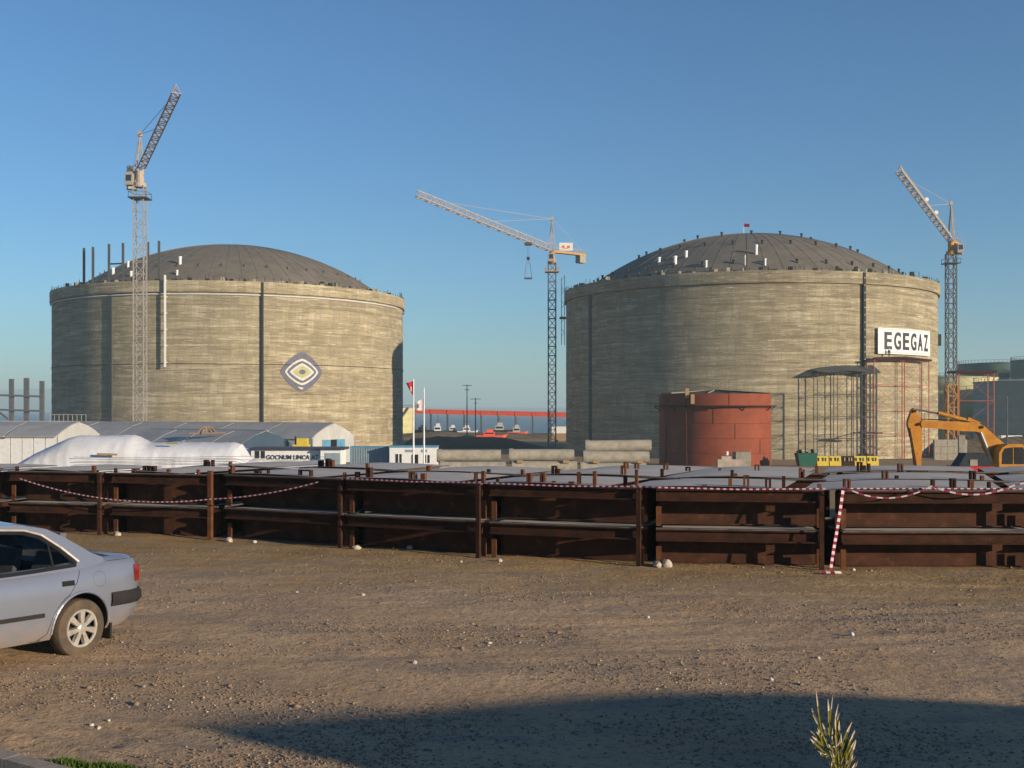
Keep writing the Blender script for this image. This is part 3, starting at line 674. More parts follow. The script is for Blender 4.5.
# railing on hall ridge level by left tank
t = thing('guard_rail', 'light metal guard rail at the foot of the left tank', 'railing', (atx(68,200), 205, gz(205)))
m = MB(); a0 = at(46,414,205); 
for k in range(9): q = at(50+k*4.5,414.5,205); m.bar((q.x-t.location.x,0,0),(q.x-t.location.x,0,q.z-t.location.z),.09)
q0, q1 = at(50,414.5,205), at(86,414.5,205); m.bar((q0.x-t.location.x,0,q0.z-t.location.z),(q1.x-t.location.x,0,q1.z-t.location.z),.1); m.build('rail', 'crane_white', t)

# white tarpaulin over a long heap
prof = [(12,466),(22,463),(40,452),(55,445),(72,437),(80,435.5),(136,435),(146,440),(152,442.5),(180,442),(236,442.5),(242,445),(250,460),(262,462.5),(300,461.5),(326,459),(332,466)]
t = thing('covered_heap', 'long white tarpaulin stretched over a heap beside the halls', 'tarpaulin', (atx(140,98), 98, gz(98)-.3))
m = MB(); n = 110; rows = 16
for j in range(rows+1):
    v_ = j/rows
    for i in range(n+1):
        px = 12+320*i/n
        for (a, ya), (b, yb) in zip(prof, prof[1:]):
            if a <= px <= b+1e-6: top = ya+(yb-ya)*(px-a)/(b-a); break
        z = CH+(HZ-top)/F*98-t.location.z; u = math.sin(min(1, v_*2.0)*math.pi/2)**.28 if v_ < .5 else math.sin(min(1,(1-v_)*2.0)*math.pi/2)**.4
        wr = .05*noise.noise((px*.05, v_*3, 2))+.06*noise.noise((px*.35+v_*3, v_*.8, 4))+.05*noise.noise((px*.9-v_*9, v_*3, 6))
        m.v.append((atx(px,98)-t.location.x, -3+6*v_+wr*1.6, max(0, z*u+wr*(u*.6+.1))))
for j in range(rows):
    for i in range(n): a = j*(n+1)+i; m.f.append((a,a+1,a+n+2,a+n+1)); m.m.append(0)
m.build('tarpaulin_cover', 'tarp', t, smooth=True)
for k, y in enumerate((457,460.5,464)):
    m = MB(); pts = [at(74+q*12.0, y+.8*math.sin(q*.3+k), 94.9) for q in range(22)]
    for a, b in zip(pts, pts[1:]): m.tube(a-t.location, b-t.location, .022, 4)
    m.build('rope', 'slate_fabric', t)
m = MB(); a, b = at(97,454,94.85)-t.location, at(117,454.6,94.85)-t.location; m.bar(a, b, .12, .16); m.build('batten', 'wood', t)
m = MB(); a, b = at(166,443,95.8)-t.location, at(178,443.5,95.8)-t.location; m.bar(a, b, .1, .14); m.build('batten', 'wood', t)

# white office cabin with lettering
Yc = 135
def facebox(name, label, cat, x0p, x1p, top, Y, dep, mt, g=None):
    g = gz(Y)-.05 if g is None else g; a, b = at(x0p, top, Y), at(x1p, top, Y); t = thing(name, label, cat, ((a.x+b.x)/2, Y, g)); w = (b.x-a.x)/2; h = a.z-g
    MB().box(-w,w,0,dep,0,h).build('wall', mt, t); return t, w, h
t, w, h = facebox('office_cabin', 'low white office cabin with a row of dark letters and two windows', 'cabin', 251, 320, 450, Yc, 4, 'white_paint')
def lx(px): return at(px, 0, Yc).x-t.location.x
def lz(py): return at(0, py, Yc).z-t.location.z
MB().box(-w-.15,w+2.9,-.3,4.2,h,h+.28).build('roof', 'navy', t)
for a, b in ((255,259.5),(261,265)):
    wn = MB().box(lx(a),lx(b),-.05,0,lz(458.5),lz(451)).build('window', 'glass_dark', t); MB().box(lx(a)-.08,lx(b)+.08,-.09,-.05,lz(458.5)-.1,lz(458.5)).build('sill', 'white_paint', wn)
me = text_mesh('GOCNUM LINCA AT', 1, .03); xx = [q.co.x for q in me.vertices]; a_, b_ = min(xx), max(xx)
for q in me.vertices: q.co = Vector((lx(266.5)+(q.co.x-a_)/(b_-a_)*(lx(318.5)-lx(266.5)), -.05+q.co.z*0-(.03 if q.co.z > 0 else 0), lz(459.3)+q.co.y*.75))
me.materials.clear(); me.materials.append(MT['navy']); link('lettering', me, t)
t, w, h = facebox('site_shed', 'small white shed with grey blue roller door right of the office cabin', 'shed', 320.5, 341, 450, 134, 4, 'white_paint')
MB().box(-w+.55,w-.1,-.06,0,.2,h-.35).build('roller_door', 'blue_grey', t); MB().box(-w-.1,w+.1,-.2,4.1,h,h+.2).build('roof', 'navy', t)
t, w, h = facebox('dark_low_wall', 'short dark glazed bay left of the office cabin', 'cabin', 237, 250, 449, 136, 3, 'white_paint'); MB().box(-w+.1,w-.1,-.05,0,h*.45,h*.8).build('window', 'glass_dark', t)
# ribbed container
def container(name, label, x0p, x1p, top, Y, mt, rim, dep=2.4):
    g = gz(Y)-.05; a, b = at(x0p, top, Y), at(x1p, top, Y); t = thing(name, label, 'container', ((a.x+b.x)/2, Y, g)); w = (b.x-a.x)/2; h = a.z-g
    m = MB(); n = 22; pts = []
    for i in range(n): 
        xa = -w+.1+(2*w-.2)*i/n; s_ = (2*w-.2)/n; pts += [(xa, 0.02), (xa+s_*.35, 0.02), (xa+s_*.5, .10), (xa+s_*.85, .10)]
    pts.append((w-.1, 0.02)); ring = pts+[(w-.1, dep), (-w+.1, dep)]
    m.hexa([(x,y,.15) for x, y in ring], [(x,y,h-.15) for x, y in ring]); m.build('ribbed_wall', mt, t)
    m = MB(); m.box(-w,w,-.03,dep+.03,h-.16,h).box(-w,w,-.03,dep+.03,0,.17)
    for x in (-w, w-.14): m.box(x,x+.14,-.035,.11,.17,h-.16).box(x,x+.14,dep-.1,dep+.035,.17,h-.16)
    m.build('frame', rim, t); return t, w, h
container('shipping_container', 'blue grey ribbed container left of the white cabin', 350, 388.5, 446.5, 148, 'blue_grey', 'blue_paint')
t, w, h = facebox('site_cabin', 'white cabin with pale blue roof edge behind two flagpoles', 'cabin', 389.5, 437, 447.5, 146, 2.6, 'white_paint')
MB().box(-w-.08,w+.08,-.1,2.7,h,h+.22).build('roof', 'blue_paint', t)
pm = 146/F
for a, b, y0, y1, nm in ((-17.5,-15,463,454,'window'),(-13.5,-11.5,463,454,'window'),(-1.5,5,466,454.5,'door'),(11,13,463,455,'window'),(14.5,16.5,463,455,'window')):
    MB().box(a*pm,b*pm,-.05,0,at(0,y0,146).z-t.location.z,at(0,y1,146).z-t.location.z).build(nm, 'glass_dark' if nm == 'window' else 'dark', t)
MB().box(-8*pm,1.5*pm,-.04,0,at(0,452.2,146).z-t.location.z,at(0,449.6,146).z-t.location.z).build('name_strip', 'blue_grey', t)
MB().box(8*pm,14*pm,-.04,0,at(0,452.2,146).z-t.location.z,at(0,449.6,146).z-t.location.z).build('name_strip', 'blue_grey', t)
# flags
def flag(px, top, Y, label, mt, pts, crest):
    g = gz(Y); p = at(px, top, Y); t = thing('flagpole', label, 'flag', (p.x, Y, g)); MB().tube((0,0,0),(0,0,p.z-g),.13,8,.07).build('pole', 'white_paint', t)
    m = MB(); n = 6
    top_, bot = pts
    for k in range(n+1):
        s_ = k/n
        for (pp) in (top_, bot):
            q = [pp[0][i]+(pp[1][i]-pp[0][i])*s_ for i in (0,1)]; r = at(q[0], q[1], Y); m.v.append((r.x-p.x, .12*math.sin(s_*7)*s_, r.z-g))
    for k in range(n): m.f.append((2*k,2*k+1,2*k+3,2*k+2)); m.m.append(0)
    cl = m.build('cloth', mt, t)
    m = MB(); q = [at(a,b,Y) for a,b in crest[0]]; m.hexa([(r.x-p.x,-.16,r.z-g) for r in q], [(r.x-p.x,-.13,r.z-g) for r in q]); m.build('crest', crest[1], cl)
flag(413.5, 379, 140, 'red flag hanging limp from the left white flagpole', 'flag_red', (((413.3,381),(406,383)),((413.3,396),(411,393))), ([(410.3,387),(411.8,387),(411.6,391.5),(410.6,391.5)], 'tape_white'))
flag(424, 387.5, 140, 'white flag on the shorter right hand flagpole', 'tape_white', (((423.8,398),(415,403)),((423.8,411),(415,410))), ([(418,404),(419.5,404),(419.5,408),(418,408)], 'hall_roof'))

# pale yellow storage tank between, far tanks at right
def plain_tank(label, c, R, z0, z1, mt, stair=None, roofm=None, courses=5):
    t = thing('far_tank', label, 'storage tank', (c[0], c[1], z0)); h = (z1-z0)/courses; m = MB(); m.lathe([(R-.04,0),(R,.06),(R,h-.06),(R-.04,h)], 96); cm = m.mesh('shell_course', mt, True)
    for i in range(courses): link('shell_course', cm, t, (0,0,i*h))
    m = MB(); m.lathe([(R+.15,z1-z0-.3),(R+.15,z1-z0),(R-.1,z1-z0),(0.01,z1-z0+R*.06)], 96); m.build('roof', roofm or mt, t, smooth=True)
    m = MB()
    for k in range(64):
        a = 2*math.pi*k/64; m.bar((R*math.cos(a),R*math.sin(a),z1-z0),(R*math.cos(a),R*math.sin(a),z1-z0+1.0),.08)
    m.lathe([(R-.05,z1-z0+.97),(R+.05,z1-z0+.97),(R+.05,z1-z0+1.05),(R-.05,z1-z0+1.05),(R-.05,z1-z0+.97)], 64); m.build('railing', 'mast_grey', t)
    if stair:
        m = MB(); a0, a1 = stair; n = 30
        for k in range(n):
            a, b = a0+(a1-a0)*k/n, a0+(a1-a0)*(k+1)/n; m.bar(((R+.5)*math.cos(a),(R+.5)*math.sin(a),(z1-z0)*k/n),((R+.5)*math.cos(b),(R+.5)*math.sin(b),(z1-z0)*(k+1)/n),.9,.5)
        m.build('stair', 'mast_grey', t)
    return t
plain_tank('pale yellow tank half hidden behind the left concrete tank', (atx(375,398), 398), 14, -8.4, at(0,408.5,384).z+.2, 'yellow_tank', (R_(-75), R_(-32)))
plain_tank('pale yellow tank behind the yellow crane foot at right', (atx(950,330), 330), 13, -7.8, at(0,376.5,317).z, 'yellow_tank')
plain_tank('grey green tank behind the red scaffold at the right edge', (atx(1043,296), 296), 17, -7.8, at(0,380,279).z, 'green_tank', (R_(-60), R_(-110)))
plain_tank('dark green tank standing furthest back at right', (atx(998,380), 380), 13, -7.8, at(0,362.5,367).z, 'green_dark')
plain_tank('tall dark green tank cut off by the right picture edge', (atx(1062,345), 345), 14.5, -7.8, at(0,358,330).z, 'green_dark')

# red oxide tank under construction
Rr = 7.75; rc = (atx(714,158)+.1, 158)
zr0 = gz(158)-.2; zr1 = at(0,393.5,151).z; t = thing('red_tank', 'rust red steel tank with open rafters and a rim platform', 'storage tank', (rc[0], rc[1], zr0)); H = zr1-zr0
m = MB(); hc = H/5; m.lathe([(Rr-.05,0),(Rr,.05),(Rr,hc-.05),(Rr-.05,hc)], 96); cm = m.mesh('shell_course', 'red_oxide', True)
for i in range(5): link('shell_course', cm, t, (0,0,i*hc))
m = MB(); m.lathe([(Rr,H-1.75),(Rr+.75,H-1.75),(Rr+.75,H-1.6),(Rr,H-1.6)], 96)
for k in range(40):
    a = 2*math.pi*k/40
    if k % 4 == 0: m.bar((Rr*math.cos(a),Rr*math.sin(a),H-2.3),((Rr+.7)*math.cos(a),(Rr+.7)*math.sin(a),H-1.75),.12)
m.build('rim_platform', 'rust_dark', t, smooth=False)
m = MB(); m.lathe([(Rr-.05,H-.02),(0.01,H+.45)], 48); m.build('roof', 'scaffold_dark', t)
for k in range(16):
    a = 2*math.pi*k/16+.1; m = MB(); m.bar(((Rr-.2)*math.cos(a),(Rr-.2)*math.sin(a),H+.1),(.6*math.cos(a),.6*math.sin(a),H+.55),.12,.12); m.build('rafter', 'pipe_concrete' if k in (9,11) else 'rust_dark', t)
for px in (665, 668.5, 686):
    x, y = cylhit(px, rc, Rr+.15); x2, y2 = cylhit(px+(-4 if px == 668.5 else 1), rc, Rr+.15); m = MB(); m.tube((x-rc[0],y-rc[1],H-.3),(x2-rc[0],y2-rc[1],.5),.05,4); m.build('hanging_rope', 'rust_orange_sunlit', t)
for (px, i, j) in ((729,4,5),(735,2,3),(694,3,4),(713,3,4),(731,0,1),(760,1,2)):
    x, y = cylhit(px, rc, Rr+.02); a = math.atan2(y-rc[1], x-rc[0]); MB().bar((Rr*math.cos(a),Rr*math.sin(a),i*hc),(Rr*math.cos(a),Rr*math.sin(a),j*hc),.10,.04).build('weld_seam', 'rust_dark', t)
for px, py in ((686.5,394),(692,400)):
    x, y = cylhit(px, rc, Rr); z = at(0,py+4,y).z-zr0; MB().box(x-rc[0]-.25,x-rc[0]+.25,y-rc[1]-.6,y-rc[1]-.2,z,z+1.3).build('access_box', 'wood', t)

# scaffolds in front of the right tank
def scaffold(label, px0, px1, top, Y, dep, nx_, levels, mt, deck, g=None, w=.22, Y1=None):
    g = gz(Y)-.1 if g is None else g; Y1 = Y1 or Y; a, b = at(px0, top, Y), at(px1, top, Y1); t = thing('scaffold_tower', label, 'scaffold', (a.x, Y, g), math.atan2(Y1-Y, b.x-a.x)); L = math.hypot(b.x-a.x, Y1-Y); H = a.z-g
    for j, y in enumerate((0, dep)):
        for i in range(nx_+1): m = MB(); m.bar((L*i/nx_,y,0),(L*i/nx_,y,H),w); m.build('upright', mt, t)
    m = MB()
    for k in range(1, levels+1):
        z = H*k/levels-(.05 if k == levels else 0)
        for y in (0, dep): m.bar((0,y,z),(L,y,z),w*.6)
        for i in range(nx_+1): m.bar((L*i/nx_,0,z),(L*i/nx_,dep,z),w*.6)
    m.build('cross_rail', mt, t)['kind'] = 'stuff'
    m = MB()
    for k in range(levels):
        z0, z1 = H*k/levels, H*(k+1)/levels
        for i in range(nx_):
            for y in (0, dep): 
                xa, xb = L*i/nx_, L*(i+1)/nx_
                if (k+i) % 2 == 0 or y == 0: m.bar((xa,y,z0),(xb,y,z1),w*.3)
                if y == 0 and k != 1: m.bar((xb,y,z0),(xa,y,z1),w*.3)
    m.build('brace', mt, t)['kind'] = 'stuff'
    return t, L, H
Yd = cylhit(817.5, TR, RT)[1]-2.4; Yd1 = cylhit(877, TR, RT)[1]-2.4
t, L, H = scaffold('dark scaffold tower with a sagging dark canopy left of the red one', 817.5, 877, 372, Yd, 1.3, 3, 4, 'scaffold_dark', None, w=.12, Y1=Yd1)
m = MB(); gu = 12
for i in range(gu+1):
    for j in range(5):
        u, v_ = i/gu, j/4; m.v.append((-.3+(L+.6)*u, -.9+3.0*v_, H+.05+(.5*v_)+1.1*math.sin(min(1,u*1.6)*math.pi/2)*v_-.2*math.sin(u*9)*(1-v_)))
for i in range(gu):
    for j in range(4): a = i*5+j; m.f.append((a,a+1,a+6,a+5)); m.m.append(0)
m.build('canopy', 'scaffold_dark', t)
Yr = cylhit(874, TR, RT)[1]-3.2; Yr1 = cylhit(925, TR, RT)[1]-3.0
t, L, H = scaffold('tall red scaffold tower under the lettered board', 874, 929, 359, Yr, 1.6, 2, 4, 'scaffold_red', None, w=.14, Y1=Yr1)
m = MB(); m.box(-.4,L+.4,-.4,.0,H,H+.25).box(-.4,L+.4,2.0,2.4,H,H+.25); m.hexa([(-.4,-.4,H+.26),(L/2,-.8,H+.26),(L+.4,-.4,H+.26),(L/2,1.5,H+.26)], [(-.4,-.4,H+.33),(L/2,-.8,H+.7),(L+.4,-.4,H+.33),(L/2,1.5,H+.7)]); m.build('top_deck', 'rust_dark', t)
MB().bar((L*.5+.6,-.1,0),(L*.5+.6,-.1,H),.13).build('upright', 'scaffold_red', t)
t, L, H = scaffold('red scaffold frame standing before the far green tanks', 959, 994, 373, 232, 3, 1, 3, 'scaffold_red', None, w=.18)
m = MB(); m.box(-.8,L+.4,-.4,4.4,H,H+.5); m.build('top_deck', 'rust_dark', t)
t, L, H = scaffold('thin dark scaffold between the canopy and the red tower', 862, 876, 373, 198, 3, 1, 6, 'scaffold_dark', None, w=.16)
t = thing('site_plank', 'brown plank walkway sticking out from the scaffold at mid height', 'plank', at(868,433,Yd1-5)); m = MB(); m.box(-2.6,2.6,-.4,.4,-.1,.1); m.build('board', 'rust_dark', t); MB().bar((0,.3,.2),(0,5,.2),.12).build('outrigger', 'rust_dark', t)

# worker on the red scaffold and a walking trio
def person_mesh():
    pts = {'hip':(0,0,.95,.15),'spine':(0,0,1.2,.15),'chest':(0,0,1.42,.17),'neck':(0,0,1.55,.065),'head':(0,.01,1.66,.10),'top':(0,.01,1.76,.07)}
    names = list(pts); V = [pts[k][:3] for k in names]; Rr_ = [pts[k][3] for k in names]; E = [(0,1),(1,2),(2,3),(3,4),(4,5)]
    for s_ in (-1,1):
        n = len(V); V += [(s_*.09,.0,.88),(s_*.11,s_*.12,.48),(s_*.11,s_*.2+.02,.08),(s_*.11,s_*.2-.14,.04)]; Rr_ += [.10,.07,.05,.045]; E += [(0,n),(n,n+1),(n+1,n+2),(n+2,n+3)]
        n = len(V); V += [(s_*.21,0,1.42),(s_*.27,-s_*.08,1.14),(s_*.25,-s_*.18,.9),(s_*.25,-s_*.2,.82)]; Rr_ += [.07,.048,.038,.035]; E += [(2,n),(n,n+1),(n+1,n+2),(n+2,n+3)]
    me = bpy.data.meshes.new('p'); me.from_pydata(V, E, []); o = bpy.data.objects.new('p', me); COL.objects.link(o)
    sk = o.modifiers.new('s', 'SKIN'); o.modifiers.new('u', 'SUBSURF').levels = 1
    for i, r in enumerate(Rr_): me.skin_vertices[0].data[i].radius = (r, r)
    me.skin_vertices[0].data[0].use_root = True
    dg = bpy.context.evaluated_depsgraph_get(); out = bpy.data.meshes.new_from_object(o.evaluated_get(dg)); bpy.data.objects.remove(o)
    out.materials.clear()
    for k in ('cloth_dark','hivis','skin'): out.materials.append(MT[k])
    for p in out.polygons: p.use_smooth = True; p.material_index = 2 if p.center.z > 1.52 or (p.center.z < .88 and abs(p.center.x) > .2) else 0
    return out
pm_ = person_mesh(); hm = MB(); hm.lathe([(.13,1.70),(.115,1.78),(.06,1.83),(.0,1.84)], 12); hel = hm.mesh('helmet', 'white_paint', True)
for i, (px, Y, lab, z) in enumerate(((776.5,216,'left worker of the dark clothed group by the right tank foot',None),(781,217,'middle worker of the dark clothed group by the right tank foot',None),(785.5,216,'right worker of the dark clothed group by the right tank foot',None),(889,(Yr*.72+Yr1*.28)+.5,'worker in dark clothes standing on the red scaffold before the board',0))):
    g = gz(Y) if z is None else at(0,359,Yr).z+.3
    o = link('person', pm_, None, (atx(px,Y), Y, g), rotz=R_(-60+i*25)); tag(o, lab, 'person', 'workers by the right tank' if z is None else None)
    link('helmet', hel, o)

# skip, yellow barriers, compressor
def skip(px, Y):
    g = gz(Y); p = at(px, 450, Y); t = thing('waste_skip', 'dark green waste skip right of the red tank', 'skip', (p.x, Y, g)); h = at(0,453,Y).z-g
    MB().hexa([(-1.0,-.8,0),(1.0,-.8,0),(1.0,.8,0),(-1.0,.8,0)],[(-1.35,-1,h),(1.35,-1,h),(1.35,1,h),(-1.35,1,h)]).build('body', 'skip_green', t)
    m = MB(); 
    for k in range(9): a = random.uniform(-1.1,1.1); m.bar((a,0,h-.2),(a+random.uniform(-.3,.3),0,h+random.uniform(.1,.55)),.28)
    m.build('rubble', 'rust_dark', t)
skip(806, 150)
for i, (a, b) in enumerate(((816.5,828),(829,840.5),(841.5,853),(854,865.5),(866.5,878))):
    Y = 152; g = gz(Y); p = at((a+b)/2, 456, Y); w = (b-a)/2*Y/F; h = p.z-g
    t = thing('road_barrier', 'yellow barrier block, %s of the row of five before the scaffolds' % ['leftmost','second','middle','fourth','rightmost'][i], 'barrier', (p.x, Y, g), group='yellow barrier blocks')
    MB().hexa([(-w,-.45,0),(w,-.45,0),(w,.45,0),(-w,.45,0)],[(-w,-.2,h),(w,-.2,h),(w,.2,h),(-w,.2,h)]).build('body', 'yellow_paint' if i not in (2,) else 'rust_dark', t)
    m = MB()
    for k in (-.6,.15,.6): m.box(k*w-.05,k*w+.05,-.46,-.30,h*.5,h*.85)
    m.build('strap', 'yellow_tank', t)
g = gz(140); t = thing('generator_set', 'grey generator box with white tank beside the red tank', 'generator', (atx(738,140), 140, g)); k = 140/F
zz = at(0,452,140).z-g; MB().box(-2*k,13*k,0,2.2,0,zz).build('housing', 'pipe_concrete', t)
MB().box(-22*k,2*k,-1.2,-.3,0,at(0,459,140).z-g).build('bed', 'crane_grey', t); MB().box(-18*k,-8*k,-1,-.4,at(0,459,140).z-g,at(0,456,140).z-g).build('tank', 'crane_grey', t); MB().tube((-12*k,-.7,at(0,455,140).z-g),(-12*k,-.7,zz+.1),.16,8).build('exhaust', 'white_paint', t)

# ---------------------------------------------------------------- pipes
def pipe(x0p, x1p, yc, Y, lab, r=.58, tilt=0):
    a, b = at(x0p, yc, Y), at(x1p, yc+tilt, Y); L = (b-a).length; m = MB()
    m.lathe([(r*.82,0),(r*1.12,0),(r*1.14,.35),(r,.55),(r,L-.05),(r*.98,L),(r*.82,L),(r*.82,0)], 28)
    o = m.build('concrete_pipe', 'pipe_concrete', None, smooth=True); o.location = a; o.rotation_euler = (b-a).to_track_quat('Z','Y').to_euler()
    tag(o, lab, 'pipe', 'large grey pipes lying in the yard')
pipe(437, 501, 455.5, 112, 'grey pipe lying right of the white cabin, in the low row')
pipe(509, 574, 455, 112, 'grey pipe in the middle of the yard row, below the crane foot')
pipe(583, 649, 457, 112, 'lower visible pipe of the double stack left of the red tank')
pipe(585, 651, 446.3, 114, 'topmost pipe of the double stack left of the red tank', tilt=-1)
pipe(440, 506, 467.5, 111, 'ground level pipe under the low pipe right of the cabin')
pipe(512, 577, 467, 111, 'ground level pipe under the middle pipe')
pipe(580, 646, 468.5, 111, 'ground level pipe at the bottom of the double stack')
for i, px in enumerate((520,566,596,640)):
    q = at(px, 461.5, 110.6); o = MB().box(-.3,.3,-.25,.25,-.15,.15).build('timber_block', 'wood', loc=q); tag(o, 'small timber chock wedged under %s pipe' % ['the left end of the middle','the right end of the middle','the left end of the stacked','the right end of the stacked'][i], 'chock', 'timber chocks under the pipes')

# ---------------------------------------------------------------- far shore: heap, bridge, boats, poles
def mound(name, label, cat, prof, Y, dep, mt, base=None, seed=0, kind=None):
    t_ = MB(); n = 60; rows = 12; g = gz(Y)-.4 if base is None else base
    for j in range(rows+1):
        v_ = j/rows; u = math.sin(v_*math.pi)**.7
        for i in range(n+1):
            px = prof[0][0]+(prof[-1][0]-prof[0][0])*i/n
            for (a, ya), (b, yb) in zip(prof, prof[1:]):
                if a <= px <= b+1e-6: top = ya+(yb-ya)*(px-a)/(b-a); break
            z = CH+(HZ-top)/F*Y
            t_.v.append((atx(px,Y), Y+dep*(v_-.5), g+max(0,(z-g))*u*(1+.10*noise.noise((px*.12, v_*4, seed)))))
    for j in range(rows):
        for i in range(n): a = j*(n+1)+i; t_.f.append((a,a+1,a+n+2,a+n+1)); t_.m.append(0)
    o = t_.build(name, mt, smooth=True)
    if kind: structure(o)
    else: tag(o, label, cat)
mound('dark_heap', 'long low dark heap behind the pipes between the tanks', 'heap', [(398,447),(412,438.5),(440,436.5),(470,436.5),(505,437.5),(540,446),(566,449)], 285, 24, 'heap')  # near-black colour over the whole heap
mound('earth_bank', 'brown earth bank under the middle crane', 'bank', [(392,434),(440,431.5),(470,432.5),(500,432),(525,433.5),(560,433),(580,438)], 384, 26, 'bank', seed=3)
mound('earth_bank', 'brown earth bank behind the excavator at right', 'bank', [(936,444),(950,440),(990,439),(1024,437),(1090,434)], 226, 26, 'bank', seed=5)
# conveyor bridge
p0, p1 = at(398, 410.8, 436), at(640, 416.5, 410); t = thing('conveyor_bridge', 'long red conveyor bridge on thin legs between the tanks', 'bridge', (p0.x, p0.y, 0)); d = p1-p0; nseg = 14
for i in range(nseg):
    a = p0+d*(i/nseg)+d*.002; b = p0+d*((i+1)/nseg)-d*.002; MB().bar(a-t.location, b-t.location, 2.6, 1.8).build('deck_section', 'red_paint', t)
for i in range(nseg*1+1):
    q = p0+d*(i/nseg)-t.location
    m = MB()
    for s_ in (-1,1): m.bar((q.x,q.y+s_,q.z-.9),(q.x,q.y+s_*1.3,-10.6 if q.y+t.location.y > 430 else -8.4),.55)
    m.bar((q.x,q.y-1.2,-4),(q.x,q.y+1.2,-4),.25); m.build('trestle', 'scaffold_dark', t)
# boats
def boat(px, Y, L, lab, hull, cab, h=2.2, mast=0, py=433):
    p = at(px, py, Y); z = p.z; t = thing('work_boat', lab, 'boat', (p.x, Y, z)); w = L*.16
    MB().hexa([(-L*.42,-w*.7,0),(L*.4,-w*.7,0),(L*.46,0,0),(L*.4,w*.7,0),(-L*.42,w*.7,0)],[(-L*.5,-w,1.1),(L*.42,-w,1.1),(L*.56,0,1.4),(L*.42,w,1.1),(-L*.5,w,1.1)]).build('hull', hull, t)
    c = MB().box(-L*.2,L*.15,-w*.6,w*.6,1.1,1.1+h*.6).build('cabin', cab, t); MB().box(-L*.1,L*.1,-w*.5,w*.5,1.1+h*.6,1.1+h).build('wheelhouse', cab, t)
    MB().box(-L*.17,L*.12,-w*.62,-w*.6,1.1+h*.2,1.1+h*.45).build('window', 'glass_dark', c)
    if mast: MB().tube((0,0,1+h),(0,0,1+h+mast),.12,5).bar((-1.2,0,h+mast*.7),(1.2,0,h+mast*.7),.1).build('mast', 'mast_grey', t)
boat(438, 390, 6.5, 'small white boat with mast, leftmost under the bridge', 'stub_black', 'white_paint', 2.6, 3.2, 434)
boat(453, 395, 6, 'small low white boat between two others under the bridge', 'stub_black', 'white_paint', 1.9, 0, 433.5)
boat(467, 392, 7, 'small white boat with tall mast beside the lamp pole', 'white_paint', 'white_paint', 2.0, 3.5, 434)
boat(490, 370, 10.5, 'bright orange red boat under the middle of the bridge', 'red_paint', 'red_paint', 1.9, 0, 438.5)
boat(517, 385, 7, 'grey and red boat right of the bright red one', 'red_paint', 'hall_wall', 2.4, 2.5, 435)
boat(423, 396, 8, 'dark boat close to the white flagpole', 'stub_black', 'cloth_dark', 1.8, 1.5, 433)
boat(500, 400, 9, 'white topped dark boat behind the orange red boat', 'stub_black', 'hall_wall', 2.6, 3.2, 433)
t = thing('white_van', 'white box van on brown load beside the crane foot', 'van', (atx(562,330), 330, gz(330))); MB().box(-3,3,-1,1,.4,1.6+1).build('load_bed', 'wood', t); MB().box(-3,3,-1,1,2.62,4.6).build('box', 'white_paint', t); MB().tube((-1.5,-1.1,.4),(-1.5,1.1,.4),.4,10).build('wheel', 'black_rubber', t); MB().tube((1.5,-1.1,.4),(1.5,1.1,.4),.4,10).build('wheel', 'black_rubber', t)
def pole(px, top, Y, lab, arms):
    g = gz(Y)-.5; z = at(0, top, Y).z-g; t = thing('utility_pole', lab, 'pole', (atx(px,Y), Y, g)); MB().tube((0,0,0),(0,0,z),.22,6,.12).build('post', 'mast_grey', t)
    m = MB()
    for k, w in enumerate(arms): m.bar((-w,0,z-.3-k*1.2),(w,0,z-.3-k*1.2),.16)
    m.build('crossarm', 'mast_grey', t)
pole(467, 384.5, 330, 'tall utility pole with cross arms rising above the red bridge', (1.4,.7)); pole(475.5, 398, 330, 'short lamp pole just right of the tall utility pole', (1.6,.5))
pole(1007, 396, 215, 'thin pale pole in front of the green tanks', (.2,))
t = thing('parked_car', 'white car parked far off in front of the green tank', 'car', (atx(1010,240), 240, at(0,440,240).z)); MB().box(-2.2,2.2,-.8,.8,.3,1.0).build('body', 'white_paint', t); MB().hexa([(-1.3,-.75,1),(1.2,-.75,1),(1.2,.75,1),(-1.3,.75,1)],[(-.9,-.65,1.5),(.8,-.65,1.5),(.8,.65,1.5),(-.9,.65,1.5)]).build('cabin', 'glass_dark', t)
for s_ in (-1.3,1.3): MB().tube((s_,-.82,.32),(s_,.82,.32),.32,12).build('wheel', 'black_rubber', t)
# concrete wall blocks and parked maroon car behind the excavator
t = thing('concrete_wall', 'grey concrete block wall right of the right tank foot', 'wall', (atx(950,205), 205, gz(205)))
for i in range(3):
    for j in range(5): MB().box(-3.0+j*1.2+.02,-3.0+(j+1)*1.2-.02,-.4+.03*((i+j)%2),.4,i*1.3+.02,(i+1)*1.3-.02).build('block', 'concrete', t)
t = thing('concrete_slab', 'tall pale concrete slab standing beside the block wall', 'slab', (atx(961.5,200), 200, gz(200))); MB().box(-.55,.55,-.3,.3,0,at(0,435,200).z-gz(200)).build('slab', 'pipe_concrete', t); MB().box(-.7,.7,-.5,.5,0,.3).build('foot', 'concrete', t)
Yv = 84; g = gz(Yv)-.3
t = thing('maroon_car', 'dark maroon car with white windows left of the excavator cab', 'car', (atx(972,Yv), Yv, g)); h = at(0,453,Yv).z-g
MB().hexa([(-1.6,-.8,.3),(1.7,-.8,.3),(1.7,.8,.3),(-1.6,.8,.3)],[(-1.6,-.8,h*.62),(1.75,-.8,h*.62),(1.75,.8,h*.62),(-1.6,.8,h*.62)]).build('body', 'flag_red', t)
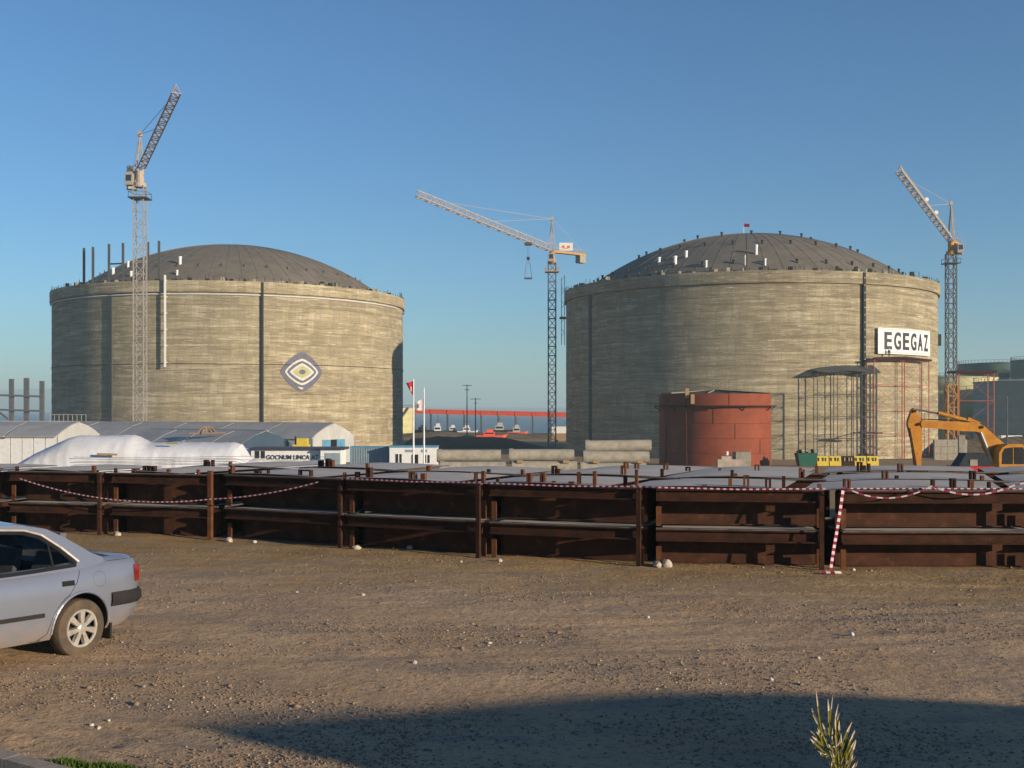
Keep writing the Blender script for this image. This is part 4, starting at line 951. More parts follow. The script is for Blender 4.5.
MB().hexa([(-1.3,-.76,h*.62),(1.4,-.76,h*.62),(1.4,.76,h*.62),(-1.3,.76,h*.62)],[(-.7,-.65,h),(.9,-.65,h),(.9,.65,h),(-.7,.65,h)]).build('roof', 'cloth_dark', t)
MB().box(-.45,.1,-.775,-.74,h*.64,h*.82).build('window', 'pipe_concrete', t)
for s_ in (-1,1.05): MB().tube((s_,-.83,.32),(s_,.83,.32),.32,12).build('wheel', 'black_rubber', t)

# ---------------------------------------------------------------- excavator
Ye = 72; ge = -3.1; E0 = Vector((atx(1003,Ye), Ye, ge)); t = thing('excavator', 'orange excavator with its arm reaching left, at the right edge', 'excavator', E0)
def ep(px, py): q = at(px, py, Ye)-E0; return (q.x, q.z)
def plate(name, pts, y0, y1, mt, par=None):
    q = [ep(*p) for p in pts]; ar = sum(q[i][0]*q[(i+1)%len(q)][1]-q[(i+1)%len(q)][0]*q[i][1] for i in range(len(q)))
    m = MB(); m.hexa([(x,y0,z) for x, z in q], [(x,y1,z) for x, z in q]); return m.build(name, mt, par or t)
plate('boom', [(979,434),(975,431.5),(960,431),(940,429),(921,427.5),(919,424),(921,420),(940,421),(962,422),(977,423),(983,426),(994,436),(1003,444),(1002,450),(990,458),(984,449)], -.25, .25, 'excavator')
plate('stick', [(907,424),(908,419),(911,410),(913.5,408),(916,412),(921,421),(920.5,427),(921,450),(920,466),(915.5,466),(911,440),(908,428)], -.2, .2, 'excavator')
plate('bucket_link', [(907,428),(908.6,428),(916,470),(913.5,474)], -.32, -.22, 'rust_dark')
plate('bucket', [(911,466),(923,466),(927,474),(922,484),(912,482),(908,474)], -.5, .5, 'rust_dark')
m = MB(); a, b = ep(916,409.5), ep(944,414.5); m.tube((a[0],0,a[1]),(b[0],0,b[1]),.06,8); m.build('cylinder_rod', 'mast_grey', t)
m = MB(); a, b = ep(938,413), ep(967,420.5); m.tube((a[0],0,a[1]),(b[0],0,b[1]),.13,10); m.build('stick_cylinder', 'excavator', t)
m = MB(); a, b = ep(967,419), ep(979,424); m.bar((a[0],0,a[1]),(b[0],0,b[1]),.3,.25); m.build('boom_bracket', 'excavator', t)
m = MB(); a, b = ep(978,432), ep(990,462); m.tube((a[0],-.4,a[1]),(b[0],-.4,b[1]),.10,10); m.build('boom_cylinder', 'chrome', t)
m = MB()
for ya in (-.12,.12):
    hs = [ep(*q) for q in ((921,419),(940,419.6),(962,420.6),(978,422),(988,429))]
    for a, b in zip(hs, hs[1:]): m.tube((a[0],ya,a[1]),(b[0],ya,b[1]),.035,5)
m.build('hydraulic_hose', 'stub_black', t)['kind'] = 'stuff'

for q in ((913,411),(918,424),(980,427),(990,455)):
    a = ep(*q); MB().tube((a[0],-.34,a[1]),(a[0],.34,a[1]),.10,10).build('pivot_pin', 'rust_dark', t)
cb = plate('cab', [(990,466),(990,452),(993,447),(999,443.5),(1013,443.5),(1016,446),(1017,466)], -1.35, -.35, 'excavator')
plate('window', [(993,463),(993.5,452),(996,447.5),(1003.5,446.5),(1003.5,463)], -1.38, -1.34, 'glass_dark', cb); plate('window', [(1005,463),(1005,446.5),(1013,446.5),(1014.5,449),(1014.5,463)], -1.38, -1.34, 'glass_dark', cb)
plate('engine_housing', [(1000,474),(1008,461),(1018,458),(1046,458),(1052,463),(1052,474)], -1.3, 1.3, 'excavator')
plate('handrail', [(1017,458),(1017,450),(1018,450),(1018,458)], -1.2, -1.1, 'mast_grey')
for y in (-1.3, .75): plate('track', [(984,478),(988,474),(1042,474),(1047,478),(1046,486),(1040,489),(990,489),(984,485)], y, y+.55, 'black_rubber')

# ---------------------------------------------------------------- steel panels in the yard
FR = [(-15.4,24.0,-13.3,23.5),(-12.9,23.4,-10.75,23.05),(-10.3,22.95,-8.19,22.4),(-7.98,22.3,-5.88,21.63),(-5.55,21.63,-3.09,20.4),(-3.0,20.28,-.54,19.03),(-.39,18.97,2.07,18.07),(2.30,17.96,4.88,17.58),(5.15,17.5,8.3,17.45),(8.5,17.45,11.6,17.6)]
ORD = ['far left hidden','leftmost','second','third','fourth','fifth','sixth','seventh','eighth','ninth']
ORD = ['outermost left','leftmost full','second','third','fourth','fifth','sixth','seventh','eighth','ninth']
TH = .64
def channel(m, p, q, back, z0, z1, d=.07):
    "C-channel with its open side to the front"
    m.hexa([p+back*d, q+back*d, q+back*(d+.025), p+back*(d+.025)], [v+Vector((0,0,z1-z0)) for v in (p+back*d, q+back*d, q+back*(d+.025), p+back*(d+.025))])
    for za, zb in ((0,.022),(z1-z0-.022, z1-z0)):
        r = [p, q, q+back*d, p+back*d]; m.hexa([v+Vector((0,0,za)) for v in r], [v+Vector((0,0,zb)) for v in r])
def lug(m, p, along, back, w, h, k):
    "upright C bracket"
    a = along*w
    if k:
        for o_ in (0, w-.03): m.hexa([p+along*o_, p+along*(o_+.03), p+along*(o_+.03)+back*.09, p+along*o_+back*.09], [v+Vector((0,0,h)) for v in (p+along*o_, p+along*(o_+.03), p+along*(o_+.03)+back*.09, p+along*o_+back*.09)])
        r = [p+Vector((0,0,h)), p+a+Vector((0,0,h)), p+a+back*.09+Vector((0,0,h)), p+back*.09+Vector((0,0,h))]; m.hexa(r, [v+Vector((0,0,.025)) for v in r])
    else:
        r = [p, p+a*.55, p+a*.55+back*.07, p+back*.07]; m.hexa(r, [v+Vector((0,0,h)) for v in r])
random.seed(11)
def panel(L, Rr2, z, bdir, depth, label, rec=.52, lugs=True, plate_shift=0.0, top=True, group=None, post=False, legs=False):
    along = (Rr2-L); W_ = along.length; along.normalize(); n = Vector((-along.y, along.x, 0)); B = bdir
    t = thing('steel_panel', label, 'steel panel', (L.x, L.y, 0), group=group)
    O = Vector((0,0,z)); A = along*W_
    m = MB(); channel(m, O+Vector((0,0,.415)), O+A+Vector((0,0,.415)), n, 0, .19)
    m.build('edge_channel', 'rust_dark', t)
    m = MB(); f0 = .004
    r = [O+Vector((0,0,.606)), O+A+Vector((0,0,.606)), O+A+n*.16+Vector((0,0,.606)), O+n*.16+Vector((0,0,.606))]; m.hexa(r, [v+Vector((0,0,.012)) for v in r]); m.build('top_flange', 'flange_grey', t)
    # recessed web with lower flange
    m = MB(); r = [O+n*rec+along*.08, O+A+n*rec-along*.08, O+A+n*(rec+.03)-along*.08, O+n*(rec+.03)+along*.08]; m.hexa(r, [v+Vector((0,0,.575)) for v in r])
    r = [O+n*(rec-.05)+along*.08, O+A+n*(rec-.05)-along*.08, O+A+n*rec-along*.08, O+n*rec+along*.08]; m.hexa(r, [v+Vector((0,0,.02)) for v in r]); m.build('web_beam', 'rust_web_lit', t)
    # end stiffeners, the orange of their sunlit faces put into the colour
    for o_ in (0, W_-.085):
        m = MB(); q = O+along*o_; ff = .12 if o_ == 0 else .2
        r = [q+n*ff, q+n*ff+along*.085, q+n*(ff+.03)+along*.085, q+n*(ff+.03)]; m.hexa([v+Vector((0,0,.005)) for v in r], [v+Vector((0,0,.32)) for v in r]); m.build('end_stiffener', 'rust_orange_sunlit', t)
    # deck plate, bowed, lapping the neighbour on its left
    m = MB(); nu, nv = 12, 5; th = .012
    zt = z+.625 if top else z+.615; base = n*.10
    for k in (0, 1):
        for j in range(nv+1):
            for i in range(nu+1):
                u = i/nu; p = along*(u*W_-plate_shift if top else .10+u*(W_-.20))+base+(B if top else n)*(depth*j/nv)
                dz = (.03 if top else .006)*math.sin(u*math.pi)-(.025*max(0, .3-u)/.3 if plate_shift else 0)-(.03*j/nv)
                m.v.append((p.x, p.y, zt+dz-(th if k == 0 else 0)))
    S_ = (nu+1)*(nv+1)
    for j in range(nv):
        for i in range(nu):
            a = j*(nu+1)+i; m.f += [(a,a+nu+1,a+nu+2,a+1), (S_+a,S_+a+1,S_+a+nu+2,S_+a+nu+1)]; m.m += [0,0]
    for i in range(nu):
        m.f += [(i,i+1,S_+i+1,S_+i), (nv*(nu+1)+i, nv*(nu+1)+i+1, S_+nv*(nu+1)+i+1, S_+nv*(nu+1)+i)]; m.m += [1,1]
    for j in range(nv):
        for c in (0, nu): a = j*(nu+1)+c; m.f.append((a, a+nu+1, S_+a+nu+1, S_+a)); m.m.append(1)
    m.build('deck_plate', ['plate_grey', 'rust_dark'], t, smooth=True)
    # side beams under the plate
    for o_ in (.02, W_-.08):
        m = MB(); q = O+along*o_+n*rec; BB = B if top else n; r = [q, q+along*.06, q+along*.06+BB*(depth-rec), q+BB*(depth-rec)]; m.hexa([v+Vector((0,0,.02)) for v in r], [v+Vector((0,0,.56)) for v in r]); m.build('side_beam', 'rust_dark', t)
    if lugs:
        for fr, w_, h_, k in lugs:
            m = MB(); q = O+along*(W_*fr)+n*random.uniform(.12,.2)+Vector((0,0,.60)); lug(m, q, along, n, w_, h_, k); m.build('lug', 'rust_orange_sunlit' if random.random() < .6 else 'rust_dark', t)
    if top and not legs and not post:
        m = MB(); q = O-Vector((0,0,z))+along*(W_-.07)-n*.03; r = [q, q+along*.07, q+along*.07+n*.06, q+n*.06]; m.hexa(r, [v+Vector((0,0,1.23)) for v in r]); m.build('corner_post', 'rust_dark', t)
    if post:
        m = MB(); q = O-Vector((0,0,z))+along*(W_+.02)+n*.0; r = [q, q+along*.08, q+along*.08+n*.08, q+n*.08]; m.hexa(r, [v+Vector((0,0,1.33)) for v in r]); m.build('corner_post', 'rust_orange_sunlit', t)
    if legs:
        for o_ in (.1, W_-.2):
            for dd in (.7, depth-.25):
                m = MB(); q = along*o_+B*dd; r = [q, q+along*.1, q+along*.1+n*.1, q+n*.1]; m.hexa(r, [v+Vector((0,0,z+.02)) for v in r]); m.build('support_leg', 'rust_dark', t)
    return t
def bvec(deg): return Vector((math.sin(R_(deg)), math.cos(R_(deg)), 0))
LUGS = {1:[(.0,.1,.14,1),(.8,.2,.12,0),(.92,.12,.14,1)],2:[(.02,.08,.1,0),(.86,.12,.14,0)],3:[(0,.06,.1,0),(.17,.13,.07,1),(.28,.13,.13,1),(.36,.12,.13,1),(.55,.12,.10,0),(.85,.08,.1,0)],
 4:[(0,.05,.12,0),(.02,.05,.14,1),(.22,.12,.08,1),(.33,.05,.12,0),(.6,.28,.12,1),(.97,.05,.12,0)],5:[(.02,.14,.14,0),(.11,.1,.2,1),(.45,.13,.14,1),(.54,.16,.15,0),(.92,.07,.2,0),(.97,.1,.22,0)],
 6:[(.02,.07,.12,0),(.24,.08,.18,1),(.32,.09,.18,1),(.4,.12,.08,0),(.52,.16,.08,0),(.57,.10,.24,0),(.68,.10,.26,0),(.87,.1,.2,0),(.95,.08,.3,0)],
 7:[(.28,.14,.07,0),(.44,.10,.18,0),(.53,.09,.2,1),(.66,.09,.16,1),(.76,.09,.22,0),(.97,.1,.1,0)],8:[(.02,.1,.16,1),(.46,.09,.17,0),(.55,.08,.17,1),(.64,.07,.14,1),(.74,.07,.14,0)],9:[(.3,.1,.16,0),(.7,.1,.16,1)],0:[(.3,.1,.16,0)]}
for i, (ax_, ay, bx_, by) in enumerate(FR):
    L_ = Vector((ax_, ay, 0)); R2 = Vector((bx_, by, 0)); bd = bvec(19 if i >= 7 else 23); g = 'rusty steel panels stacked in the yard'
    panel(L_, R2, 0.0, bd, 2.5, 'lower rusty steel panel of the %s front row stack' % ORD[i], lugs=False, top=False, group=g)
    panel(L_, R2, TH, bd, 2.55, 'upper grey topped steel panel of the %s front row stack' % ORD[i], lugs=LUGS.get(i), plate_shift=.62 if i > 0 else 0, group=g, post=i == 3)
ROWN = ['second','third']
for rrow in range(1, 3):
    for i, (ax_, ay, bx_, by) in enumerate(FR):
        if i < 3 or (i < 6 and rrow > 1): continue
        bd = bvec(19 if i >= 7 else 23); sh = bd*(2.80*rrow)+Vector((-.45*rrow*.3, 0, 0)); L_ = Vector((ax_, ay, 0))+sh; R2 = Vector((bx_, by, 0))+sh
        dz = random.uniform(-.03,.02)
        lg = [(random.uniform(.03,.95), .1, random.uniform(.1,.2), random.randint(0,1)) for _ in range(4)]
        panel(L_, R2, TH+dz-.02*rrow, bd, 2.6, 'grey topped steel panel in the %s row, behind the %s front stack' % (ROWN[rrow-1], ORD[i]), lugs=lg, plate_shift=.4, group='rusty steel panels stacked in the yard', legs=True)

# ---------------------------------------------------------------- barrier tape
def tape(pts, label, w=.045, seg=.085, face=None, name='barrier_tape'):
    m = MB(); k = 0
    for a, b in zip(pts, pts[1:]):
        a = Vector(a); b = Vector(b); n = max(1, int((b-a).length/seg))
        for i in range(n):
            p, q = a.lerp(b, i/n), a.lerp(b, (i+1)/n); d = (q-p).normalized(); up = face or Vector((0,0,1)); s_ = (up-d*up.dot(d)).normalized()*w/2
            m.mi = k % 2; k += 1; th = d.cross(s_).normalized()*.002
            m.hexa([p-s_-th,q-s_-th,q+s_-th,p+s_-th], [p-s_+th,q-s_+th,q+s_+th,p+s_+th])
    o = m.build(name, ['tape_red','tape_white'] if w > .04 else ['tape_pink','tape_grey']); tag(o, label, 'barrier tape'); return o
def sag(a, b, s, n=14): a = Vector(a); b = Vector(b); return [a.lerp(b, i/n)-Vector((0,0,s*4*(i/n)*(1-i/n))) for i in range(n+1)]
pts = []
for i in (5,6,7): ax_, ay, bx_, by = FR[i]; pts += [(ax_-.02, ay-.03, 1.275), ((ax_+bx_)/2, (ay+by)/2-.03, 1.255), (bx_+.02, by-.03, 1.28)]
tape(pts, 'red and white tape along the top edge of the middle stacks', .024, .05)
a = at(18,478,22.6); b = at(212,499,21.3); c = at(318,482,20.4)
tape(sag(a, b, .22)+sag(b, c, .06)[1:], 'striped tape sagging across the left hand stacks', .022, .05)
a = at(843.5,487,17.35); pts = [a, at(841,505,17.3), at(838,525,17.3), at(834,548,17.3), at(830.5,571,17.2)]
tape(pts, 'bright striped tape hanging down to the ground between two stacks', .045, .05, Vector((1,0,0)))
p = at(831,572,17.15); tape([(p.x-.14,p.y,.03),(p.x+.05,p.y-.02,.035),(p.x+.16,p.y+.02,.03)], 'scrap end of striped tape lying on the ground below the hanging tape', .05, .06, Vector((0,1,.6)))
tape(sag(at(846,488,17.3), at(932,486,17.3), .17), 'striped tape looping down over the eighth stack', .022, .06)
tape(sag(at(932,486,17.31), at(1015,485,17.31), .14)+[at(1050,478,17.31)], 'striped tape rising to the right picture edge', .025, .07)
tape([(5.2,17.44,1.29),(8.3,17.4,1.29)], 'flat tape along the top edge of the eighth stack', .02, .05)

# ---------------------------------------------------------------- stones
def rock(seed, sx, sy, sz):
    bm = bmesh.new(); bmesh.ops.create_icosphere(bm, subdivisions=2, radius=1); rs = random.Random(seed)
    for v_ in bm.verts:
        k = 1+.35*noise.noise(v_.co*1.3+Vector((seed*3.1,0,0))); v_.co = Vector((v_.co.x*sx*k, v_.co.y*sy*k, v_.co.z*sz*k))
        v_.co = Vector((round(v_.co.x/(sx*.35))*sx*.35*.4+v_.co.x*.6, v_.co.y, v_.co.z))
    me = bpy.data.meshes.new('rock'); bm.to_mesh(me); bm.free(); return me
ST = [(410,549,.10,'pale broken stone wedged at the foot of the third stack','s'),(118,536,.12,'tan stone at the foot of the second stack','s'),(229,541,.13,'tan stone at the left foot of the fourth stack','s'),(255,542,.07,'bright white stone before the fourth stack','w'),
 (357,548.5,.11,'square stone under the left foot of the fifth stack','s'),(500,561,.08,'small tan stone at the left foot of the sixth stack','s'),(667,566,.13,'upright pale stone leaning at the foot of the seventh stack','s'),(657,566,.14,'grey block under the left foot of the seventh stack','s'),
 (461,561.5,.05,'small white pebble on the verge before the fifth stack','w'),(853,571,.06,'white pebble just right of the hanging tape','w'),(363,596,.045,'lone white pebble left of the middle of the yard','w'),(851,635,.06,'white pebble in the right middle of the yard','w'),
 (771,681,.04,'white pebble just above the shadow edge','w'),(648,618,.035,'small white pebble in the centre right of the yard','w'),(415,664,.04,'pale pebble among the gravel left of centre','w'),(92,724,.028,'left chip of the white chips near the kerb','w'),(99,725.5,.03,'middle chip of the white chips near the kerb','w'),(109,722,.022,'right chip of the white chips near the kerb','w'),(798,684,.035,'tan pebble above the shadow right of the white one','s'),(297,592,.03,'tiny pale pebble behind the car','w')]
for i, (px, py, r, lab, k) in enumerate(ST):
    Y = CH*F/(py-HZ); x = atx(px, Y); r *= .62; me = rock(i, r*random.uniform(.9,1.3), r*.9, r*(1.2 if 'upright' in lab else .8)); me.materials.append(MT['stone' if k == 's' else 'stone_white'])
    o = link('stone', me, None, (x, Y-r*.4, ghz(x,Y)+r*.3), rotz=random.uniform(0,3)); tag(o, lab, 'stone', 'loose stones on the yard')
# gravel scatter (numpy)
rng = np.random.default_rng(5); N = 42000
oc = np.array([(1,0,0),(-1,0,0),(0,1,0),(0,-1,0),(0,0,1),(0,0,-1)], float); fc = np.array([(0,2,4),(2,1,4),(1,3,4),(3,0,4),(2,0,5),(1,2,5),(3,1,5),(0,3,5)])
P_ = []; 
while len(P_) < N:
    Y = 7.3+rng.random()**1.3*13; px = rng.uniform(-60, 1090); x = atx(px, Y)
    d = noise.noise((x*.33, Y*.75, 11))+.35*noise.noise((x*1.1, Y*1.6, 4))
    if rng.random() < max(.05, min(1, .32+d*1.7)): P_.append((x, Y))
P_ = np.array(P_); sz = .0035+.013*rng.random(N)**3.5; sz[rng.random(N) < .010] *= 2.4
Zg = np.array([ghz(x, y) for x, y in P_]); an = rng.random(N)*6.28; sc = np.stack([sz*(.8+.7*rng.random(N)), sz*(.7+.5*rng.random(N)), sz*(.5+.4*rng.random(N))], 1)
loc_ = oc[None]*sc[:,None]*(1+.25*(rng.random((N,6,1))-.5)); ca, sa = np.cos(an)[:,None], np.sin(an)[:,None]
vx = loc_[...,0]*ca-loc_[...,1]*sa+P_[:,0:1]; vy = loc_[...,0]*sa+loc_[...,1]*ca+P_[:,1:2]; vz = loc_[...,2]+(Zg+sz*.25)[:,None]
V = np.stack([vx,vy,vz], 2).reshape(-1,3); Fc = (fc[None]+np.arange(N)[:,None,None]*6).reshape(-1)
me = bpy.data.meshes.new('gravel'); me.vertices.add(len(V)); me.vertices.foreach_set('co', V.ravel()); me.loops.add(len(Fc)); me.loops.foreach_set('vertex_index', Fc.astype(np.int32))
nf = len(Fc)//3; me.polygons.add(nf); me.polygons.foreach_set('loop_start', np.arange(0, nf*3, 3, dtype=np.int32)); me.polygons.foreach_set('loop_total', np.full(nf, 3, dtype=np.int32))
for k, c in (('gravel_brown',(.23,.165,.115)),('gravel_grey',(.20,.17,.145)),('gravel_pale',(.48,.42,.35))): mat(k, c, .9, scale=20); me.materials.append(MT[k])
mi = np.repeat(rng.choice([0,1,2], N, p=[.57,.38,.05]), 8).astype(np.int32); me.polygons.foreach_set('material_index', mi); me.update(); me.validate()
tag(link('gravel', me, kind='stuff'), 'loose gravel scattered over the dirt yard', 'gravel')

# ---------------------------------------------------------------- kerb and grass, bottom left
k0, k1 = Vector((-5.7, 9.30, 0)), Vector((-2.7, 7.42, 0)); d = (k1-k0).normalized(); n_ = Vector((-d.y, d.x, 0))
for i in range(4):
    a = k0.lerp(k1, i/4)+d*.006; b = k0.lerp(k1, (i+1)/4)-d*.006; m = MB(); r = [a-n_*.13, b-n_*.13, b, a]; m.hexa([v+Vector((0,0,-.1)) for v in r], [v+Vector((0,0,.11)) for v in r]); o = m.build('kerb_stone', 'kerb_concrete'); o['kind'] = 'structure'
    structure(o)
def grass(label, pts, n, hmax):
    m = MB(); rs = random.Random(3)
    for _ in range(n):
        a, b, sp_ = rs.choice(pts); x = a+rs.gauss(0, sp_); y = b+rs.gauss(0, sp_*.45); h = rs.uniform(.25,1)*hmax; ang = rs.uniform(0, 6.28); w = .006; lx_, ly_ = rs.uniform(-.5,.5)*h, rs.uniform(-.5,.5)*h
        c, s_ = math.cos(ang)*w, math.sin(ang)*w; z = ghz(x, y); m.quad((x-c,y-s_,z),(x+c,y+s_,z),(x+c*.6+lx_*.4,y+s_*.6+ly_*.4,z+h*.6),(x+lx_,y+ly_,z+h)); m.f[-1]
    tag(m.build('grass', 'grass', kind='stuff'), label, 'grass')
grass('short green grass growing along the kerb at bottom left', [(-3.0,7.86,.08),(-2.85,7.88,.09),(-2.72,7.84,.08),(-3.15,7.92,.06),(-4.1,7.95,.2),(-3.6,7.75,.2)], 2600, .055)

# ---------------------------------------------------------------- palm in front, bottom right
Yp = 5.0; px0 = at(838, 790, Yp); t = thing('palm_plant', 'young palm with sunlit pale tips painted on its leaves, rising at the bottom right', 'plant', (px0.x, Yp, 0))
m = MB(); zs = [(0,.09),(.25,.075),(.5,.06),(.75,.035),(px0.z,.018)]
for (a, ra), (b, rb) in zip(zs, zs[1:]): m.tube((0,0,a),(0,0,b),ra,9,rb)
m.build('stem', 'palm_trunk', t, smooth=True)
def leaf(b, tp, w, dy):
    p = at(800+b[0]/8.73, 680+b[1]/8.73, Yp)-t.location; q = at(800+tp[0]/8.73, 680+tp[1]/8.73, Yp+dy)-t.location; m = MB(); n = 6; ax_ = (q-p); s_ = Vector((ax_.z,0,-ax_.x)).normalized(); bow = s_*random.uniform(-.008,.008)
    prev = None
    for k in range(n+1):
        f_ = k/n; c = p.lerp(q, f_)+bow*math.sin(f_*math.pi); ww = w*.62*(.25+.75*math.sin(min(1,f_*.85+.12)*math.pi) if f_ < .98 else .12)
        cur = (c-s_*ww, c+Vector((0,ww*.5,0)), c+s_*ww)
        if prev: m.mi = 1 if f_ > .80 else 0; m.quad(prev[0],cur[0],cur[1],prev[1]); m.quad(prev[1],cur[1],cur[2],prev[2])
        prev = cur
    m.build('leaflet', ['leaf','leaf_tip_sunlit'], t)
LF = [((205,530),(140,75)),((260,500),(288,130)),((250,480),(245,165)),((290,560),(335,210)),((320,480),(345,285)),((235,540),(195,375)),((200,520),(165,430)),((225,590),(75,430)),((225,600),(105,490)),((240,640),(150,560)),((255,670),(205,650)),
 ((350,640),(455,365)),((370,680),(415,430)),((390,720),(472,448)),((400,740),(488,520)),((410,768),(460,580)),((300,700),(285,420)),((340,700),(310,300)),((330,790),(290,610)),((300,800),(265,660)),((360,800),(400,560)),((380,820),(440,640)),((440,860),(505,705)),((300,620),(250,560)),((330,650),(350,540)),((215,560),(110,300)),((170,360),(105,245))]
random.seed(4)
for b, tp in LF: leaf(b, tp, random.uniform(.0065,.0095), random.uniform(-.12,.14))
for b, tp in LF[3:-1]+LF[10:-6]:
    k = random.uniform(.6,.95); dx_, dy_ = random.uniform(-28,28), random.uniform(5,50)
    leaf((b[0]+dx_, b[1]+dy_), (b[0]+dx_+(tp[0]-b[0])*k+random.uniform(-25,25), b[1]+dy_+(tp[1]-b[1])*k), random.uniform(.006,.009), random.uniform(-.15,.2))
m = MB(); 
for ch in ([(340,960),(310,768),(255,620),(205,500),(175,380),(150,250)], [(350,960),(340,800),(330,650),(300,480)], [(360,960),(380,780),(400,640),(430,520)]):
    q = [at(800+a/8.73, 680+b/8.73, Yp)-t.location for a, b in ch]
    for i_, (a, b) in enumerate(zip(q, q[1:])): m.tube(a, b, .006-.001*i_, 5)
m.build('frond_rib', 'leaf', t)
for k in range(7):     # lower arching fronds, mostly below the frame
    a = k*2*math.pi/7+.3; m = MB(); p = Vector((0,0,.62)); prev = p
    for i_ in range(1,9):
        f_ = i_/8; c = p+Vector((math.cos(a),math.sin(a),0))*(.42*f_)+Vector((0,0,.18*math.sin(f_*math.pi*.75)-.04*f_)); m.tube(prev, c, .006, 4)
        for s_ in (-1,1):
            sd_ = Vector((-math.sin(a),math.cos(a),0))*s_; tp_ = c+sd_*.13*(1-f_*.5)+Vector((math.cos(a),math.sin(a),0))*.08-Vector((0,0,.02)); w = Vector((math.cos(a),math.sin(a),0))*.009
            m.quad(c-w,c+w,tp_+w*.2,tp_-w*.2)
        prev = c
    m.build('frond', 'leaf', t)

# ---------------------------------------------------------------- silver saloon car
exec_car = True
TH_ = R_(62)
fdir = Vector((-math.cos(TH_), -math.sin(TH_), 0)); ldir = Vector((-fdir.y, fdir.x, 0))
wheel_pt = Vector((-4.445, 11.60, 0)); WB = 2.46; TRK = .735
org = wheel_pt-ldir*(TRK+.09)+fdir*(WB/2)
car = thing('silver_car', 'silver four door saloon with dusty wheels parked at the left edge', 'car', (org.x, org.y, ghz(-4.4,11.5)+.0))
car.rotation_euler = (0, R_(-2.0), math.atan2(fdir.y, fdir.x))
XR, XF = -WB/2, WB/2
def lerp_tab(tab, x):
    if x <= tab[0][0]: return tab[0][1]
    for (a, ya), (b, yb) in zip(tab, tab[1:]):
        if x <= b: t_ = (x-a)/(b-a); t_ = t_*t_*(3-2*t_)*.5+t_*.5; return ya+(yb-ya)*t_
    return tab[-1][1]
HW = [(-2.17,.52),(-2.15,.62),(-2.08,.72),(-1.9,.785),(-1.4,.825),(-.6,.842),(.6,.842),(1.3,.825),(1.7,.78),(1.95,.69),(2.05,.58),(2.08,.5)]
TOP = [(-2.17,.86),(-2.12,.955),(-2.0,.995),(-1.6,1.01),(-1.2,.985),(-.8,.95),(.9,.93),(1.1,.92),(1.6,.82),(1.95,.72),(2.05,.66),(2.08,.60)]
BOT = [(-2.17,.40),(-2.1,.33),(-1.75,.22),(-1.2,.20),(1.2,.20),(1.7,.20),(2.0,.24),(2.08,.30)]
def sect(x):
    w = lerp_tab(HW, x); tp = lerp_tab(TOP, x); bt = lerp_tab(BOT, x); pts = []
    sh = min(.9, tp-.09)
    for z, k in ((bt,.80),(bt+.03,.93),(bt+.10,.975),(.42,.99),(.55,1.0),(.68,1.0),(.78,.985),(sh,.955),(sh+(tp-sh)*.55,.90),(tp-.012,.82),(tp,.70),(tp+.008,.4),(tp+.01,0)):
        pts.append((w*k, max(z, bt)))
    return pts
xs_ = [-2.17,-2.15,-2.12,-2.06,-2.0,-1.9,-1.8]+[-1.7+.1*i for i in range(35)]+[1.78,1.86,1.93,1.98,2.02,2.06,2.08]
m = MB(); secs = []
for x in xs_:
    s_ = sect(x); ring = [(x, y, z) for y, z in s_]+[(x, -y, z) for y, z in s_[-2::-1]]; secs.append(len(m.v)); m.v += ring
nr = len(ring)
for a, b in zip(secs, secs[1:]):
    for i in range(nr): j = (i+1) % nr; m.f.append((a+i, a+j, b+j, b+i)); m.m.append(0)
m.f.append(tuple(secs[0]+i for i in range(nr))); m.f.append(tuple(secs[-1]+i for i in reversed(range(nr)))); m.m += [0,0]
body = m.mesh('body', 'car_paint', True); bo = bpy.data.objects.new('body', body); COL.objects.link(bo)
cut = MB()
for x in (XR, XF):
    cut.tube((x, .45, .30), (x, 1.2, .30), .362, 40); cut.tube((x, -1.2, .30), (x, -.45, .30), .362, 40)
cut.box(XR-.362, XR+.362, .45, 1.2, -.2, .301).box(XR-.362, XR+.362, -1.2, -.45, -.2, .301).box(XF-.362, XF+.362, .45, 1.2, -.2, .301).box(XF-.362, XF+.362, -1.2, -.45, -.2, .301)
cut.box(-1.72,.88,-.66,.66,.30,1.2)          # cabin hollow
cmesh = cut.mesh('cut', 'black_rubber'); co = bpy.data.objects.new('cut', cmesh); COL.objects.link(co)
md = bo.modifiers.new('b', 'BOOLEAN'); md.object = co; md.operation = 'DIFFERENCE'; md.solver = 'EXACT'; md.use_self = True
dg = bpy.context.evaluated_depsgraph_get(); nb = bpy.data.meshes.new_from_object(bo.evaluated_get(dg)); bpy.data.objects.remove(bo); bpy.data.objects.remove(co)
nb.name = 'body'; nb.materials.clear(); nb.materials.append(MT['car_paint']); nb.materials.append(MT['black_rubber'])
for p in nb.polygons:
    p.use_smooth = True; c = p.center
    inside = (abs(c.y) < .67 and .3 <= c.z < 1.2 and -1.73 < c.x < .89 and (abs(p.normal.z) < .5 or c.z < .35) and abs(abs(c.y)-.66) < .015) or (abs(c.y) < .655 and c.z < .35 and -1.7 < c.x < .87 and c.z > .28)
    arch = abs(p.normal.y) < .75 and min(abs(math.hypot(c.x-XR, c.z-.30)-.362), abs(math.hypot(c.x-XF, c.z-.30)-.362)) < .012 or (abs(abs(c.y)-.45) < .004 and c.z < .68)
    p.material_index = 1 if (inside or arch) else 0
nb.set_sharp_from_angle(angle=R_(32)); body_o = link('body', nb, car)
